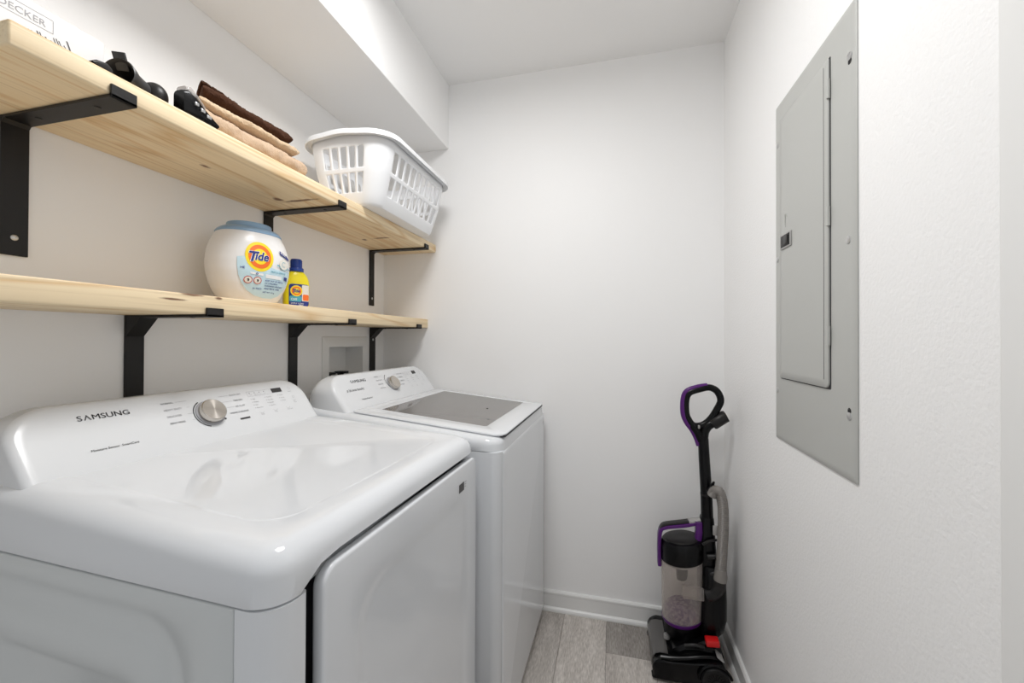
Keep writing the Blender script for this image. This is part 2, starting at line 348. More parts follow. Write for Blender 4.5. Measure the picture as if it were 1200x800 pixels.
# ------------------------------------------------------------------ shelves and brackets
bm = nb(); box(bm, 0.001, 0.2844, 0.383, YB-0.001, 1.6315, 1.6694, 0.0035, 2); o = obj('wooden_shelf', bm, 'wood_up', ang=50)
tag(o, 'upper pine board shelf carrying towels and the laundry basket', 'shelf', 'pine wall shelves')
bm = nb(); box(bm, 0.001, 0.2446, 0.20, YB-0.001, 1.2655, 1.3070, 0.003, 2); o = obj('wooden_shelf', bm, 'wood_low', ang=50)
tag(o, 'lower pine board shelf carrying the detergent tub and bottle', 'shelf', 'pine wall shelves')
def bracket(y0, y1, ztop, depth, drop, lip, label, gusset=False):
    yc = (y0+y1)/2; w2 = (y1-y0)/2
    t = thing('shelf_bracket', label, 'bracket', (0.0, yc, ztop), group='black iron shelf brackets')
    bm = nb(); box(bm, 0.0008, 0.006, -w2, w2, -drop, -0.0005, 0.0006, 1); obj('wall_plate', bm, 'blackmetal', t, smooth=False)
    bm = nb(); box(bm, 0.006, depth+0.0065, -w2, w2, -0.0060, -0.0008, 0.0006, 1); obj('arm', bm, 'blackmetal', t, smooth=False)
    bm = nb(); box(bm, depth+0.0012, depth+0.0065, -w2, w2, -0.0060, lip, 0.0008, 1); obj('front_lip', bm, 'blackmetal', t, smooth=False)
    bm = nb()
    pr = [(0.006, -0.006), (0.05, -0.006), (0.006, -0.05)] if gusset else [(0.006, -0.006), (0.013, -0.006), (0.006, -0.013)]
    g = w2*0.96
    loft(bm, [[Vector((x, y, z)) for x, z in pr] for y in (-g, g)]); obj('corner_brace', bm, 'blackmetal', t, smooth=False)
    for z in (((-0.058,) if yc > 1.6 else ()) if gusset else (-0.228,)):
        bm = nb(); T = Matrix.Translation((0.006, 0.0, z)) @ Matrix.Rotation(PI/2, 4, 'Y')
        lathe(bm, [(0.0055, 0), (0.0055, 0.001), (0.003, 0.0026), (0.0014, 0.0028), (0.0012, 0.0016)], n=14, T=T); obj('screw', bm, 'screw', t)
    for x in (0.07, depth-0.06):
        bm = nb(); T = Matrix.Translation((x, 0.0, -0.006)) @ Matrix.Rotation(PI, 4, 'X')
        lathe(bm, [(0.0055, 0), (0.005, 0.001), (0.002, 0.0016)], n=14, T=T); obj('screw', bm, 'blackmetal', t)
    return t
for y0, y1, l in ((0.502, 0.541, 'black iron bracket under the upper shelf, nearest, below the carton'), (1.096, 1.132, 'black iron bracket in the middle of the upper shelf, behind the detergent tub'), (1.694, 1.730, 'black iron bracket at the far end of the upper shelf, below the basket')):
    bracket(y0, y1, 1.6315, 0.2844, 0.262, 0.016, l)
for y0, y1, l in ((0.706, 0.746, 'black iron bracket under the lower shelf, behind the first machine\'s knob side'), (1.205, 1.245, 'black iron bracket under the lower shelf between the two machines'), (1.700, 1.743, 'black iron bracket under the lower shelf, right of the recessed outlet box')):
    bracket(y0, y1, 1.2655, 0.2446, 0.262, 0.014, l, True)

# ------------------------------------------------------------------ outlet box in the left wall
t = thing('outlet_box', 'white recessed washer outlet box set in the wall under the lower shelf', 'outlet box', (0, 1.532, 1.0))
def tl(bm):
    for v in bm.verts: v.co -= Vector((0, 1.532, 1.0))
    return bm
bm = nb()
fo = (1.377, 1.690, 1.000, 1.2205); fi = (1.418, 1.646, 1.041, 1.1755)
def rr3(x, b, r): return [Vector((x, y, z)) for y, z in rrect(b[0], b[1], b[2], b[3], r, 3)]
loft(bm, [rr3(0.0005, fo, 0.006), rr3(0.003, (fo[0]+.001, fo[1]-.001, fo[2]+.001, fo[3]-.001), 0.006), rr3(0.004, (fo[0]+.003, fo[1]-.003, fo[2]+.003, fo[3]-.003), 0.005), rr3(0.004, (fi[0]-.002, fi[1]+.002, fi[2]-.002, fi[3]+.002), 0.003), rr3(0.002, fi, 0.002), rr3(-0.085, (fi[0]+.004, fi[1]-.004, fi[2]+.004, fi[3]-.004), 0.004)], cap0=False)
obj('frame', tl(bm), 'trim', t, recalc=False)
for y in (1.475, 1.56):
    bm = nb(); tube(bm, [(-0.05, y, 1.0425), (-0.05, y, 1.052)], 0.010, 12); tube(bm, [(-0.05, y, 1.052), (-0.05, y, 1.058)], 0.0135, 8); obj('valve', tl(bm), 'dark', t)
    bm = nb(); box(bm, -0.068, -0.024, y-0.022, y+0.022, 1.058, 1.068, 0.003); obj('valve_handle', tl(bm), 'dark', t)

# ------------------------------------------------------------------ washer and dryer (local x = 0 at the front, negative to the wall; local y along the wall)
MW, MD = 0.682, 0.690
def vring(pts, z): return [Vector((x, y, z(x, y) if callable(z) else z)) for x, y in pts]
def sm(a, b, x): t = max(0, min(1, (x-a)/(b-a))); return t*t*(3-2*t)
CF = (-0.520, 0.975, -0.605, 1.090)      # console face: foot x, z and top x, z
def console_f(off=0.0008):
    """(u along the machine, v up the face from its foot) -> point on the console's face"""
    dx, dz = CF[2]-CF[0], CF[3]-CF[1]; L = math.hypot(dx, dz); ux, uz = dx/L, dz/L
    nx, nz = uz, -ux
    return lambda u, v: Vector((CF[0]+ux*v+nx*off, u, CF[1]+uz*v+nz*off))
CL = math.hypot(CF[2]-CF[0], CF[3]-CF[1])
def make_console(t, name='control_panel'):
    f = console_f(0)
    bm = nb(); rings = []
    def ringf(ins, off, rt):
        g = console_f(off)
        pts = rrect(0.016+ins, MW-0.020-ins, -0.012, CL-ins, [0.002, rt, rt, 0.002], 10)
        return [g(u, v) for u, v in pts]
    rings = []
    # back ring: same outline pushed horizontally to the back
    base = ringf(0.0, -0.012, 0.070)
    rings.append([Vector((-MD+0.012, MW/2+(q.y-MW/2)*0.95, 0.955+(q.z-0.955)*0.80)) for q in base])
    rings.append([Vector((-MD+0.030, MW/2+(q.y-MW/2)*0.985, 0.955+(q.z-0.955)*0.93)) for q in base])
    rings.append([Vector((min(q.x, -0.618)-0.02, q.y, q.z)) for q in base])
    rings.append(base)
    for a in (20, 45, 68, 90):
        r = 0.012; s = math.sin(math.radians(a)); c = math.cos(math.radians(a))
        rings.append(ringf(r*(1-c), -r+r*s, 0.070-r*(1-c)*0.8))
    rings.append(ringf(0.022, 0.0, 0.052)); 
    loft(bm, rings)
    c = obj(name, bm, 'panelwhite', t, ang=50, recalc=True)
    return c
def knob(parent, u, v, r=0.0235):
    f = console_f(0); o = f(u, v); ez = (console_f(1)(u, v)-o).normalized(); ey = Vector((0, 1, 0)); ex = ey.cross(ez)
    k_T = Matrix.Translation(o) @ Matrix((ex, ey, ez)).transposed().to_4x4()
    bm = nb(); lathe(bm, [(r+0.004, 0), (r+0.004, 0.001), (r+0.0045, 0.0015), (r+0.004, 0.003), (r+0.002, 0.0035)], n=48)
    k = obj('knob', bm, 'inkgrey', parent); k.matrix_local = k_T
    bm = nb(); lathe(bm, [(r, 0.002), (r, 0.016), (r-0.0006, 0.0175), (r-0.0022, 0.0185), (0.001, 0.0180)], n=56)
    s = obj('knob_cap', bm, 'brushed', k, ang=30)
    return k
def side_depth(bm, y, rings2, mat_off):
    pass

def make_cap(t, mat_name, seam, ztop, R, gap=None, recess=True):
    bm = nb(); rings = []
    def pts(ins, rc=None):
        rc = rc or max(0.004, 0.045-ins*0.55); return rrect(-MD+ins*0.3, -ins, ins, MW-ins, [rc, rc, 0.01, 0.01], 10)
    dense = []
    def dens(pp):      # extra points on the long straight runs so the lower edge can curve
        out = []
        for a, b in zip(pp, pp[1:]+pp[:1]):
            L = math.dist(a, b); n = 16 if L > 0.2 else 1
            out += [(a[0]+(b[0]-a[0])*k/n, a[1]+(b[1]-a[1])*k/n) for k in range(n)]
        return out
    low = dens(pts(0.0))
    rings.append(vring(dens(pts(0.010)), lambda x, y: seam(x, y)+0.0005))
    rings.append(vring(dens(pts(0.0015)), seam))
    rings.append(vring(low, lambda x, y: seam(x, y)+0.002))
    for a in (0, 12, 24, 36, 48, 60, 72, 82, 90):
        s, c = math.sin(math.radians(a)), math.cos(math.radians(a))
        rings.append(vring(dens(pts(R*(1-c)+0.001)), lambda x, y: ztop(x)-R*(1-s)))
    if recess:
        rings.append(vring(dens(pts(0.066, 0.060)), lambda x, y: ztop(x)))
        rings.append(vring(dens(pts(0.073, 0.056)), lambda x, y: ztop(x)-0.0020))
        rings.append(vring(dens(pts(0.080, 0.052)), lambda x, y: ztop(x)-0.0034))
    loft(bm, rings)
    return obj('top_cap', bm, mat_name, t, ang=40)

# ---- dryer
DR = -math.radians(2.0)
dry = thing('dryer', 'white front-loading dryer with steel knob, nearest machine with the large square door', 'dryer', (0.724, 0.407, 0.0), DR)
DT = lambda x: 0.9435+0.062*max(0, -x-0.05)
def dseam(x, y):
    base = 0.8745
    if x > -0.05:
        k = sm(0.045, 0.095, y)*(1-sm(MW-0.012, MW-0.004, y)); return base+0.0245*k*sm(-0.05, -0.005, x)
    return base
make_cap(dry, 'enamel', dseam, DT, 0.036)
# cabinet: side/back shell with front corner posts, front recessed behind the door
def plan_extrude(bm, pts, z0, z1):
    loft(bm, [vring(pts, z0), vring(pts, z1)])
bm = nb()
def arc(cx, cy, r, a0, a1, n=8): return [(cx+r*math.cos(math.radians(a0+(a1-a0)*k/n)), cy+r*math.sin(math.radians(a0+(a1-a0)*k/n))) for k in range(n+1)]
post = [(-0.0590, 0.0005)]+arc(-0.040, 0.040, 0.0395, -90, 0, 10)+[(-0.0005, 0.050)]+arc(-0.008, 0.052, 0.0075, 0, 90, 4)+[(-0.030, 0.0600), (-0.062, 0.0605), (-0.062, 0.02)]
plan_extrude(bm, post, 0.03, 0.8730); obj('corner_post', bm, 'enamel', dry, ang=40)
bm = nb(); plan_extrude(bm, [(-0.0445, MW-0.0005), (-0.060, MW-0.0005), (-0.060, MW-0.016), (-0.012, MW-0.016), (-0.004, MW-0.014), (-0.002, MW-0.010), (-0.004, MW-0.002)], 0.03, 0.8730); obj('corner_post', bm, 'enamel', dry, ang=40)
bm = nb(); box(bm, -MD+0.004, -0.050, 0.012, MW-0.004, 0.02, 0.872); obj('cabinet', bm, 'gap', dry, smooth=False)
bm = nb(); box(bm, -0.055, -0.040, 0.058, MW-0.014, 0.03, 0.905, 0.004); obj('door_recess_fill', bm, 'gap', dry)  # dark box standing in for the shade in the gap around the door
bm = nb(); box(bm, -MD, -0.002, 0.004, MW-0.004, 0.003, 0.030, 0.003); obj('plinth', bm, 'gap', dry, smooth=False)
# near side panel with pressed frames
bm = nb()
def sp(x0, x1, z0, z1, r, y): return [Vector((x, y, z)) for x, z in rrect(x0, x1, z0, z1, r, 8)]
X0, X1 = -MD+0.002, -0.0610
rings = [sp(X0, X1, 0.03, 0.8720, 0.001, 0.010), sp(X0, X1, 0.03, 0.8720, 0.001, 0.0018), sp(X0+.0015, X1-.0015, 0.0315, 0.8700, 0.001, 0.0004),
         sp(X0+.06, -0.140, 0.10, 0.843, 0.080, 0.0004), sp(X0+.066, -0.146, 0.106, 0.837, 0.075, 0.0050), sp(X0+.092, -0.178, 0.134, 0.804, 0.055, 0.0050),
         sp(X0+.100, -0.187, 0.143, 0.794, 0.050, -0.0005), sp(X0+.130, -0.240, 0.176, 0.740, 0.032, -0.0005),
         sp(X0+.136, -0.246, 0.182, 0.734, 0.028, 0.0045)]
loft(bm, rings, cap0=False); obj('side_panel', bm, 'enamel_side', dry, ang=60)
# door: pillowed plate in front of the dark recess fill
def door_ring(ins, x, r): return [Vector((x, y, z)) for y, z in rrect(0.0815+ins, MW-0.0090-ins, 0.16+ins, 0.8865-ins, r, 8)]
bm = nb()
loft(bm, [door_ring(0.008, -0.020, 0.022), door_ring(0.003, -0.016, 0.026), door_ring(0.0, -0.010, 0.028), door_ring(0.0002, 0.0010, 0.028), door_ring(0.001, 0.0032, 0.0275), door_ring(0.003, 0.0046, 0.026), door_ring(0.006, 0.0052, 0.024),
          door_ring(0.050, 0.0066, 0.040), door_ring(0.070, 0.0064, 0.060), door_ring(0.078, 0.0050, 0.062), door_ring(0.088, 0.0030, 0.062), door_ring(0.100, 0.0022, 0.060), door_ring(0.2, 0.0020, 0.02)])
door = obj('door', bm, 'enamel', dry, ang=50)
bm = nb(); box(bm, -0.036, -0.0255, 0.0640, 0.078, 0.715, 0.815, 0.003); obj('hinge', bm, 'vacgrey', door)
bm = nb(); fd_ = lambda y, z: Vector((0.0072, y, z))
rect2(bm, fd_, 0.548, 0.580, 0.824, 0.845); st = obj('badge', bm, 'display', door, smooth=False); st['label'] = 'small dark square sticker'
bm = nb()
for k in range(3): rect2(bm, fd_, 0.584, 0.592+0.002*k, 0.829+0.006*k, 0.831+0.006*k)
obj('badge_print', bm, 'inkgrey', st, smooth=False)
cp = make_console(dry)
KU, KV = 0.350, 0.0685
knob(cp, KU, KV, 0.029)
F8 = console_f(0.0006)
def brand(bm, u0, u1, v, size):
    parts = [text_bm('S', size, bold=0.012), None, text_bm('MSUNG', size, bold=0.012)]
    a = text_bm('V', size, bold=0.012)
    h = max(q.co.y for q in a.verts)
    for q in a.verts: q.co.y = h-q.co.y
    parts[1] = a; x = 0.0; allp = []
    for q in parts:
        lo = min(z.co.x for z in q.verts); hi = max(z.co.x for z in q.verts)
        allp.append((q, x-lo)); x += hi-lo+size*0.10
    k = (u1-u0)/x
    for q, dx in allp: put(bm, q, lambda X, Y, dx=dx: F8(u0+(X+dx)*k, v+Y))
bm = nb(); brand(bm, 0.113, 0.198, 0.0985, 0.0158); obj('brand_lettering', bm, 'ink', cp, smooth=False)['kind'] = 'stuff'
bm = nb(); words(bm, F8, [('Moisture Sensor  SmartCare', 0.112, 0.0310, 0.0066, dict(sx=1.0, shear=0.15, bold=0.006))]); obj('feature_lettering', bm, 'ink', cp, smooth=False)['kind'] = 'stuff'
def cycle_print(cp, ku, kv, left, right, s=0.0062, ink='inkgrey'):
    bm = nb()
    for i, (a) in enumerate(left):
        v = 0.1085-0.0172*i; u = ku-0.093
        words(bm, F8, [(a, u, v, s, dict(bold=0.01))])
    for i, (a) in enumerate(right):
        v = 0.1070-0.0172*i; words(bm, F8, [(a, ku+0.046+[0.020, 0.024, 0.022, 0.0][i], v, s, dict(bold=0.01))])
    obj('cycle_lettering', bm, ink, cp, smooth=False)['kind'] = 'stuff'
    bm = nb()
    for i in range(4):
        u0 = ku-0.093+len(left[i])*0.0044+0.004; v = 0.1105-0.0172*i
        rect2(bm, F8, u0, ku-0.038, v, v+0.0005)
        u1 = ku+0.043+[0.020, 0.024, 0.022, 0.0][i]; v = 0.1090-0.0172*i
        if i != 3: rect2(bm, F8, ku+0.038, u1, v, v+0.0005)
    obj('dial_line', bm, 'inkgrey', cp, smooth=False)['kind'] = 'stuff'
    bm = nb(); ring2(bm, F8, ku, kv, 0.0355, 0.0380, 115, 250, 30); ring2(bm, F8, ku, kv, 0.0340, 0.0385, 318, 326, 4); obj('dial_arc', bm, 'ink', cp, smooth=False)['kind'] = 'stuff'
cycle_print(cp, KU, KV, ['NORMAL', 'HEAVY DUTY', 'DELICATES', 'PERM PRESS'], ['QUICK DRY', 'TIME DRY', 'AIR FLUFF', 'WRINKLE RELEASE'])
def options_print(cp, u0, vtop, cols, du, s=0.0045, disp=(0.075, 0.026, 0.014), tail=0.125):
    bm = nb()
    for c, rows in enumerate(cols):
        for r, a in enumerate(rows):
            words(bm, F8, [(a, u0+0.004+c*du, vtop-0.026-0.0092*r, s, dict(bold=0.01))]); ring2(bm, F8, u0+c*du, vtop-0.0243-0.0092*r, 0.0, 0.0011, n=8)
    for k, a in enumerate(('Temp', 'Dry Level', 'Time', 'Lock')): words(bm, F8, [(a, u0+0.002+0.015*k, vtop-0.012, 0.0032)]); ring2(bm, F8, u0+0.004+0.015*k, vtop-0.0055, 0, 0.0016, n=8)
    obj('option_lettering', bm, 'inkgrey', cp, smooth=False)['kind'] = 'stuff'
    bm = nb()
    for a, (x0, x1, y0, y1) in (('', (u0-0.004, u0+disp[0]-0.003, vtop-0.0155, vtop-0.0005)),):
        for q in ((x0, x1, y0, y0+.0004), (x0, x1, y1, y1+.0004), (x0, x0+.0004, y0, y1)): rect2(bm, F8, *q)
    for c in range(3): ring2(bm, F8, u0+0.012+c*du, vtop-0.064, 0.0065, 0.0070, 200, 340, 10); words(bm, F8, [(['Temp.', 'Time', 'Dry Level'][c], u0+0.006+c*du, vtop-0.0755, s)])
    ring2(bm, F8, u0+tail, vtop-0.006, 0.0042, 0.0047, n=14); words(bm, F8, [('Power', u0+tail-0.008, vtop-0.0185, s)])
    ring2(bm, F8, u0+tail, vtop-0.037, 0.0035, 0.0040, n=14); words(bm, F8, [('Start', u0+tail-0.007, vtop-0.0510, s), ('Pause', u0+tail-0.007, vtop-0.0565, s)])
    obj('option_outline', bm, 'inkgrey', cp, smooth=False)['kind'] = 'stuff'
    bm = nb(); g = console_f(0.0002); box(bm, 0, disp[1], 0, disp[2], 0, 0.0012, 0.0004, 1)
    for v in bm.verts: v.co = console_f(0.0002+v.co.z)(u0+disp[0]+v.co.x, vtop-0.014+v.co.y)
    obj('display', bm, 'display', cp, smooth=False)
options_print(cp, 0.470, 0.112, [['High', 'Medium', 'Low', 'Extra Low'], ['Very Dry', 'More Dry', 'Normal', 'Less Dry'], ['60 min', '30 min', '20 min']], 0.044, disp=(0.074, 0.034, 0.014), tail=0.136)
bm = nb(); rect2(bm, F8, 0.414, 0.442, 0.0345, 0.0395); obj('nameplate', bm, 'ink', cp, smooth=False)

# ---- washer
wsh = thing('washer', 'white top-loading washer with tinted glass lid, farther machine against the back wall', 'washer', (0.8125, 1.1115, 0.0), -math.radians(1.0))
WT = lambda x: 0.925+0.095*max(0, -x-0.03)
def wseam(x, y):
    return 0.888 if x < -0.06 else 0.888-0.004*sm(-0.05, 0, x)
make_cap(wsh, 'enamel', wseam, WT, 0.022, recess=False)
bm = nb()
def wr(ins, z): return vring(rrect(-MD+ins, -ins, ins, MW-ins, [0.030, 0.030, 0.006, 0.006], 8), z)
loft(bm, [wr(0.012, 0.012), wr(0.003, 0.016), wr(0.0, 0.022), wr(0.0, 0.8862), wr(0.004, 0.8868)]); obj('cabinet', bm, 'enamel', wsh, ang=50)
bm = nb()
def fr_(ins, x): return [Vector((x+0.0, y, z)) for y, z in rrect(0.024+ins, MW-0.014-ins, 0.030+ins, 0.884-ins, 0.004, 4)]
bm2 = nb()
loft(bm2, [fr_(0.0, 0.0), fr_(0.0005, 0.0012), fr_(0.003, 0.0026), fr_(0.012, 0.0034)])
obj('front_panel', bm2, 'enamel', wsh, ang=50); bm.free()
bm = nb(); box(bm, -0.004, 0.0042, MW-0.050, MW-0.036, 0.842, 0.858, 0.0008, 1); obj('badge', bm, 'inkgrey', wsh, smooth=False)
for x in (-0.06, -MD+0.06):
    for y in (0.05, MW-0.05):
        bm = nb(); lathe(bm, [(0.020, 0), (0.022, 0.004), (0.012, 0.014)], n=16, T=Matrix.Translation((x, y, 0))); obj('foot', bm, 'dark', wsh)
# lid: frame with tinted glass, front lip over a dark grip gap
LT = lambda x: WT(x)+0.0085
bm = nb()
def lr(x0, x1, y0, y1, r, dz): return vring(rrect(x0, x1, y0, y1, r, 6), lambda x, y: LT(x)+dz)
lx0, lx1, ly0, ly1 = CF[0]+0.010, 0.0025, 0.030, MW-0.028
gx0, gx1, gy0, gy1 = -0.452, -0.078, 0.104, 0.612
rings = [lr(gx0, gx1, gy0, gy1, 0.008, -0.006), lr(lx0+.003, lx1-.003, ly0+.003, ly1-.003, [0.03, 0.03, .004, .004], -0.0075), lr(lx0, lx1, ly0, ly1, [0.032, 0.032, .005, .005], -0.004), lr(lx0+.001, lx1-.001, ly0+.001, ly1-.001, [0.031, 0.031, .005, .005], -0.0015), lr(lx0+.004, lx1-.004, ly0+.004, ly1-.004, [0.028, 0.028, .004, .004], 0),
         lr(gx0-.0015, gx1+.0015, gy0-.0015, gy1+.0015, 0.010, 0), lr(gx0, gx1, gy0, gy1, 0.008, -0.001)]
loft(bm, rings, cap0=False, cap1=False); lid = obj('lid', bm, 'enamel', wsh, ang=40)
bm = nb(); rings = [lr(gx0-.001, gx1+.001, gy0-.001, gy1+.001, 0.008, -0.005), lr(gx0, gx1, gy0, gy1, 0.008, -0.0008)]
loft(bm, rings); obj('lid_window', bm, 'lidglass', lid, smooth=False)
for (x, y) in ((-0.165, 0.375), (-0.105, 0.205)):
    bm = nb(); lathe(bm, [(0.0045, 0), (0.0045, 0.0008), (0.002, 0.0012)], n=12, T=Matrix.Translation((x, y, LT(x)-0.0008))); obj('bumper', bm, 'dark', lid)
bm = nb(); loft(bm, [vring(rrect(-0.03, 0.0012, 0.045, MW-0.045, 0.006, 4), lambda x, y: z) for z in (0.9215, 0.9285)]); obj('grip_gap_fill', bm, 'gap', wsh, smooth=False)  # solid strip coloured dark as the shade under the lid lip
cp = make_console(wsh)
KU2 = 0.352
knob(cp, KU2, KV, 0.0275)
bm = nb(); brand(bm, 0.116, 0.204, 0.1000, 0.0160); obj('brand_lettering', bm, 'ink', cp, smooth=False)['kind'] = 'stuff'
bm = nb(); words(bm, F8, [('# 26 boxs laundry', 0.070, 0.0680, 0.0140, dict(bold=0.004, shear=0.2, sx=0.92))]); hw = obj('handwriting', bm, 'ink', cp, smooth=False); hw['kind'] = 'stuff'
bm = nb(); words(bm, F8, [('Vibration Reduction', 0.121, 0.0290, 0.0075, dict(bold=0.008))]); obj('feature_lettering', bm, 'ink', cp, smooth=False)['kind'] = 'stuff'
cycle_print(cp, KU2, 0.080, ['NORMAL', 'HEAVY DUTY', 'DELICATES', 'DEEP WASH'], ['QUICK WASH', 'BEDDING', 'RINSE SPIN', 'SELF CLEAN'], 0.0066)
options_print(cp, 0.470, 0.112, [['Hot', 'Warm', 'Cool', 'Cold'], ['High', 'Medium', 'Low', 'No Spin'], ['Heavy', 'Normal', 'Light']], 0.044, disp=(0.074, 0.030, 0.016), tail=0.140)

# ------------------------------------------------------------------ electrical panel on the right wall (local x = out of the wall towards the room)
ep = thing('electrical_panel', 'grey metal breaker panel cover mounted on the right wall', 'electrical panel', (W, 1.075, 0.944))
def ex(x, y, z): return Vector((-x, y-1.075, z-0.944))
bm = nb()
PY0, PY1, PZ0, PZ1 = 0.884, 1.270, 0.9445, 1.8560
def er(ins, x, r=0.004): return [ex(x, y, z) for y, z in rrect(PY0+ins, PY1-ins, PZ0+ins, PZ1-ins, r, 3)]
loft(bm, [er(0.004, 0.0003), er(0.0, 0.0005), er(0.0, 0.0025), er(0.0015, 0.0035), er(0.012, 0.0050), er(0.016, 0.0054)]); obj('cover_plate', bm, 'panelgrey', ep, ang=50)
bm = nb()
def dr_(ins, x, r=0.010): return [ex(x, y, z) for y, z in rrect(0.985+ins, 1.2260-ins, 1.1130+ins, 1.800-ins, [0.002, r, r, 0.004], 5)] 
DY0, DY1, DZ0, DZ1 = 0.974, 1.2260, 1.1130, 1.800
def dr_(ins, x, r=0.012): return [ex(x, y, z) for y, z in rrect(DY0+ins, DY1-ins, DZ0+ins, DZ1-ins, [0.003, 0.003, 0.003, r], 5)]
bm = nb(); loft(bm, [[ex(0.0050, y, z) for y, z in rrect(DY0-0.003, DY1+0.002, DZ0-0.003, DZ1+0.003, 0.004, 3)], [ex(0.0056, y, z) for y, z in rrect(DY0-0.003, DY1+0.002, DZ0-0.003, DZ1+0.003, 0.004, 3)]]); obj('door_gap', bm, 'gap', ep, smooth=False)
bm = nb(); loft(bm, [dr_(0.0, 0.0062), dr_(0.0, 0.0090), dr_(0.0012, 0.0100), dr_(0.020, 0.0100)]); pd = obj('door', bm, 'panelgrey', ep, ang=40)
bm = nb(); box(bm, -0.0104, -0.0098, 0.990-1.075, 0.9912-1.075, 1.13-0.944, 1.79-0.944); obj('fold_line', bm, 'gap', pd, smooth=False)
for z in (1.735, 1.470, 1.222):
    bm = nb(); tube(bm, [ex(0.0095, 0.9725, z-0.020), ex(0.0095, 0.9725, z+0.020)], 0.0034, 10); obj('hinge', bm, 'panelgrey', ep)
bm = nb(); box(bm, -0.0135, -0.0095, 1.148-1.075, 1.212-1.075, 1.450-0.944, 1.488-0.944, 0.002); la = obj('latch', bm, 'silver', pd)
bm = nb(); box(bm, -0.0145, -0.0130, 1.153-1.075, 1.207-1.075, 1.454-0.944, 1.484-0.944, 0.001); obj('latch_recess', bm, 'dark', la)
bm = nb(); box(bm, -0.0165, -0.0140, 1.160-1.075, 1.183-1.075, 1.458-0.944, 1.480-0.944, 0.001); obj('latch_slide', bm, 'vacgrey', la)
bm = nb(); tube(bm, catmull([ex(0.0103, 1.176, 1.530), ex(0.0108, 1.186, 1.538), ex(0.0108, 1.188, 1.515), ex(0.0103, 1.186, 1.505)], 4), 0.0012, 6); obj('embossed_mark', bm, 'panelgrey', pd)
for y, z in ((0.902, 1.755), (0.907, 1.405), (0.905, 1.068), (1.252, 1.745), (1.252, 1.432), (1.252, 1.078)):
    bm = nb(); T = Matrix.Translation(ex(0.0050, y, z)) @ Matrix.Rotation(-PI/2, 4, 'Y')
    lathe(bm, [(0.0078, 0), (0.0074, 0.0016), (0.004, 0.0030), (0.0012, 0.0032)], n=16, T=T); obj('screw', bm, 'screw', ep)
for y, z in ((0.905, 1.078), (0.902, 1.745)):
    bm = nb(); T = Matrix.Translation(ex(0.0052, y, z)) @ Matrix.Rotation(-PI/2, 4, 'Y'); lathe(bm, [(0.006, 0), (0.006, 0.0004)], n=12, T=T); obj('keyhole', bm, 'dark', ep)

# ------------------------------------------------------------------ laundry basket
ZS = 1.6694
bk = thing('laundry_basket', 'white slotted plastic laundry basket at the far end of the upper shelf', 'basket', (0.22, 1.455, ZS))
BT = Matrix.Translation((0.232, 1.450, 0))
def bring(hx, hy, r, z, n=8): return [Vector((x, y, z)) for x, y in rrect(-hx, hx, -hy, hy, r, n)]
def bsec(t):   # t 0..1 up the wall -> half sizes and corner radius
    return 0.108+0.052*t+0.006*math.sin(t*PI), 0.232+0.032*t+0.006*math.sin(t*PI), 0.050+0.022*t
BH = 0.232
bm = nb()
NP = 7          # points per corner arc
ns_x, ns_y = 5, 9
def outline(t, z):
    hx, hy, r = bsec(t); P = []
    def straight(a, b, n):
        for i in range(n): P.append((a[0]+(b[0]-a[0])*i/n, a[1]+(b[1]-a[1])*i/n))
    def corner(cx, cy, a0):
        for k in range(NP): a = math.radians(a0+90*k/NP); P.append((cx+r*math.cos(a), cy+r*math.sin(a)))
    straight((-hx+r, -hy), (hx-r, -hy), ns_x); corner(hx-r, -hy+r, -90)
    straight((hx, -hy+r), (hx, hy-r), ns_y); corner(hx-r, hy-r, 0)
    straight((hx-r, hy), (-hx+r, hy), ns_x); corner(-hx+r, hy-r, 90)
    straight((-hx, hy-r), (-hx, -hy+r), ns_y); corner(-hx+r, -hy+r, 180)
    return [Vector((x, y, z)) for x, y in P]
slot_cols = set(range(0, ns_x)) | set(range(ns_x+NP, ns_x+NP+ns_y)) | set(range(ns_x+2*NP+ns_y, 2*ns_x+2*NP+ns_y)) | set(range(2*ns_x+3*NP+ns_y, 2*ns_x+3*NP+2*ns_y))
levels = [(0.0, 0.010), (0.14, 0.040), (0.46, 0.110), (0.50, 0.118), (0.84, 0.196), (1.0, BH)]
hx0, hy0, r0 = bsec(0)
Rg = [[bm.verts.new(q) for q in bring(hx0-0.02, hy0-0.02, r0-0.015, 0.0, 1)]]
bm.verts.ensure_lookup_table()
for v in list(bm.verts): bm.verts.remove(v)
L = [[bm.verts.new(q) for q in outline(t, z)] for t, z in levels]
n = len(L[0])
foot = [bm.verts.new(Vector((q.co.x*0.955, q.co.y*0.975, 0.001))) for q in L[0]]
foot2 = [bm.verts.new(Vector((q.co.x*0.90, q.co.y*0.955, 0.0))) for q in L[0]]
for a, b in ((foot2, foot), (foot, L[0])):
    for i in range(n): j = (i+1) % n; bm.faces.new((a[i], a[j], b[j], b[i]))
bm.faces.new(foot2[::-1])
